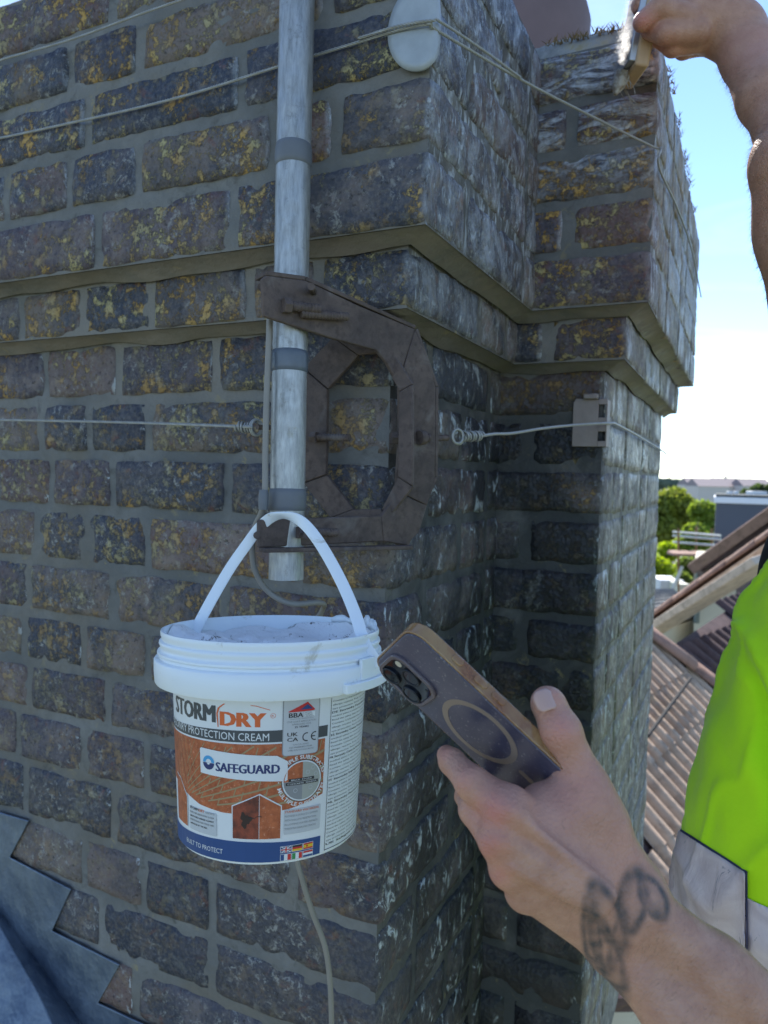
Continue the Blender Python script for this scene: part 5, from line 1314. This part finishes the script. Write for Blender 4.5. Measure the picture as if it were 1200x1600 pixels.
# scaffold
sc = empty('scaffold', PZ(1090, 870, 20), 'pale scaffold rails and pink-brown board deck in front of the trees', 'scaffold')
mp_ = simple('scaffold_tube', (.50, .50, .46), .5, .4)
for y in (832, 838, 848): MB().tube([PZ(1052, y-1, 21), PZ(1126, y+5, 19)], .035, 6).build('rail', mp_, sc)
for x, y0_, y1_ in ((1060, 826, 1000), (1088, 822, 1000), (1112, 826, 900)): MB().tube([PZ(x, y0_, 20.2), PZ(x, y1_, 20.2)], .03, 6).build('upright', simple('rusty_tube', (.22, .12, .05), .7), sc)
MB().tube([PZ(1046, 935, 20), PZ(1066, 885, 20)], .05, 6).build('brace', mp_, sc)
for k in range(3): MB().box(PZ(1080, 863+k*1.5, 20-k*.5), R0*.55, FH*.22, A3(0, 0, .03)).build('board', MT4, sc)
# trees
def foliage(name, blobs, n, size, col, label, group='trees beyond the roofs', trunk=None):
    e = empty(name, trunk[1] if trunk else blobs[0][0]-A3(0, 0, blobs[0][1]), label, 'tree', group)
    V = []; F = []; tot = sum(b[1]**2 for b in blobs)
    for (c, r) in blobs:
        k = int(n*r*r/tot)
        for _ in range(k):
            d = rs.normal(size=3); d /= np.linalg.norm(d); q_ = rs.uniform(.55, 1.03)
            p = c+d*r*q_*(1+.28*mn.noise(Vector(d*3.1+c)))*A3(1, 1, .85)
            a1 = rs.normal(size=3); a1 /= np.linalg.norm(a1); a2 = np.cross(a1, rs.normal(size=3)); a2 /= np.linalg.norm(a2); s_ = size*rs.uniform(.6, 1.5); b = len(V)
            V += [p-a1*s_, p-a2*s_*.6, p+a1*s_, p+a2*s_*.6]; F.append((b, b+1, b+2, b+3))
    m = Mat('leaves_'+name, .6); m.color(m.mix(m.rng(m.noise(1.1, 4), .38, .62), tuple(.6*q for q in col), col)); m.set('Transmission Weight', 0)
    m.set('Subsurface Weight', 0.0)
    # thin leaves let some sun through
    tr = m.nt.nodes.new('ShaderNodeBsdfTranslucent'); tr.inputs[0].default_value = (col[0]*1.5, col[1]*1.5, col[2], 1); ms_ = m.nt.nodes.new('ShaderNodeMixShader'); ms_.inputs[0].default_value = .45
    m.L(m.b.outputs[0], ms_.inputs[1]); m.L(tr.outputs[0], ms_.inputs[2]); m.L(ms_.outputs[0], m.nt.nodes['Material Output'].inputs[0])
    o = npmesh('crown', V, F, m.m, e, False)
    a, b = trunk; mt_ = MB().tube([b, (a+b)/2+A3(.2, .1, 0), a], [.28, .2, .1], 8)
    for k in range(5): c = blobs[k % len(blobs)][0]; mt_.tube([(a*.6+b*.4), (a+c)/2+A3(0, .2, 0), c], [.11, .07, .03], 6)
    mt_.build('trunk', simple('bark', (.12, .10, .08), .9), e, smooth=True)
def T(x, y, Z, r): return (PZ(x, y, Z), r*Z/FP)
def tr_(x, y, Z): p = PZ(x, y, Z); return (p, A3(p[0], p[1], -9))
foliage('tree', [T(1052, 785, 45, 26), T(1030, 800, 45, 28), T(1075, 800, 45, 24), T(1040, 830, 44, 24), T(1005, 800, 45, 26)], 9000, .16, (.24, .28, .045), 'large yellow-green tree rising beside the rear stack edge', trunk=tr_(1045, 800, 45))
foliage('tree', [T(1098, 800, 40, 20), T(1112, 822, 40, 22), T(1090, 838, 39, 24), T(1122, 806, 41, 18), T(1075, 850, 39, 20)], 7000, .14, (.22, .30, .04), 'rounder green tree between the scaffold and the grey dormer', trunk=tr_(1100, 815, 40))
foliage('bush', [T(1042, 862, 30, 18), T(1030, 890, 29, 22), T(1050, 895, 29, 16), T(1010, 880, 29, 24)], 5000, .08, (.34, .44, .02), 'bright lime-green bush low beside the stack', trunk=tr_(1035, 885, 29))
foliage('bush', [T(1078, 885, 27, 18), T(1066, 905, 26, 14), T(1092, 872, 28, 12)], 4000, .07, (.17, .23, .05), 'darker bush under the scaffold deck', trunk=tr_(1076, 890, 27))
foliage('tree', [T(1185, 768, 90, 12), T(1205, 770, 90, 14), T(1165, 772, 95, 8)], 3000, .3, (.08, .12, .04), 'distant dark tree on the skyline above the dormer', trunk=tr_(1190, 770, 90))
# far belt of woodland and town
def belt():
    V = []; F = []
    for i in range(9000):
        x = rs.uniform(560, 1700); Z = rs.uniform(300, 520); yy = 757+(x-1100)*.024+rs.uniform(-1, 9)+3.0*mn.noise(Vector((x*.035, 0, 0)))
        p = PZ(x, yy, Z); s_ = 2.2*rs.uniform(.5, 1.3); a1 = R0*s_; a2 = A3(0, 0, s_*.8); b = len(V)
        j = rs.uniform(-.4, .4, 3)*s_; V += [p-a1+FH*j[0], p-a2+FH*j[1], p+a1, p+a2+FH*j[2]]; F.append((b, b+1, b+2, b+3))
    m = simple('far_foliage', (.085, .115, .085), .9, 0, .3, .03, 0)
    o = npmesh('woodland', V, F, m, None, False); tag(o, 'blue-green belt of far woodland along the horizon', 'woodland', kind='stuff')
belt()
mw, mr = simple('far_wall', (.55, .50, .46), .9), simple('far_roof', (.26, .22, .23), .9)
for k, (x, y, Z, w) in enumerate(((1094, 769, 210, 5), (1104, 772, 190, 4), (1116, 768, 230, 6), (1126, 771, 205, 4), (1136, 768, 220, 5), (1158, 769, 215, 5), (1172, 771, 200, 4))):
    c = PZ(x, y, Z); e = empty('far_house', c-A3(0, 0, 2), ['pale far house left of the pylon, nearest the big tree', 'second pale far house right of the big tree', 'wide far house in the gap just left of the pylon', 'small far house under the pylon', 'far house right under the dormer vents', 'far house behind the dormer roof centre', 'small far house behind the dormer roof at the right'][k], 'house', 'far town houses')
    MB().box(c, R0*w, FH*4, A3(0, 0, 2)).build('wall', mw, e)
    t0 = c+A3(0, 0, 2.01); MB().add([t0-R0*w-FH*4.3, t0+R0*w-FH*4.3, t0+R0*w+FH*4.3, t0-R0*w+FH*4.3, t0-R0*w+A3(0, 0, 2), t0+R0*w+A3(0, 0, 2)], [(0, 1, 5, 4), (2, 3, 4, 5), (0, 4, 3), (1, 2, 5), (0, 3, 2, 1)]).build('roof', mr, e)
py_ = empty('pylon', PZ(1133, 770, 600), 'faint lattice pylon standing on the skyline', 'pylon')
b0, t0 = PZ(1133, 772, 600), PZ(1134, 744, 600); mp2 = simple('pylon_steel', (.30, .32, .34), .7, .3)
mbp = MB()
for sx, sy in ((1, 1), (-1, 1), (1, -1), (-1, -1)): mbp.tube([b0+R0*2.4*sx+FH*2.4*sy, t0+R0*.4*sx+FH*.4*sy], .26, 5)
for k in range(6): a = b0+(t0-b0)*k/6; b = b0+(t0-b0)*(k+1)/6; w0 = 2.4-2*k/6; w1 = 2.4-2*(k+1)/6; mbp.tube([a-R0*w0, b+R0*w1], .16, 4); mbp.tube([a+R0*w0, b-R0*w1], .16, 4)
mbp.build('tower', mp2, py_)
for f_, w in ((.72, 4), (.84, 3.2), (.95, 2.4)): p = b0+(t0-b0)*f_; MB().tube([p-R0*w, p+R0*w], .22, 5).build('cross_arm', mp2, py_)
print('done', time.time()-T0)
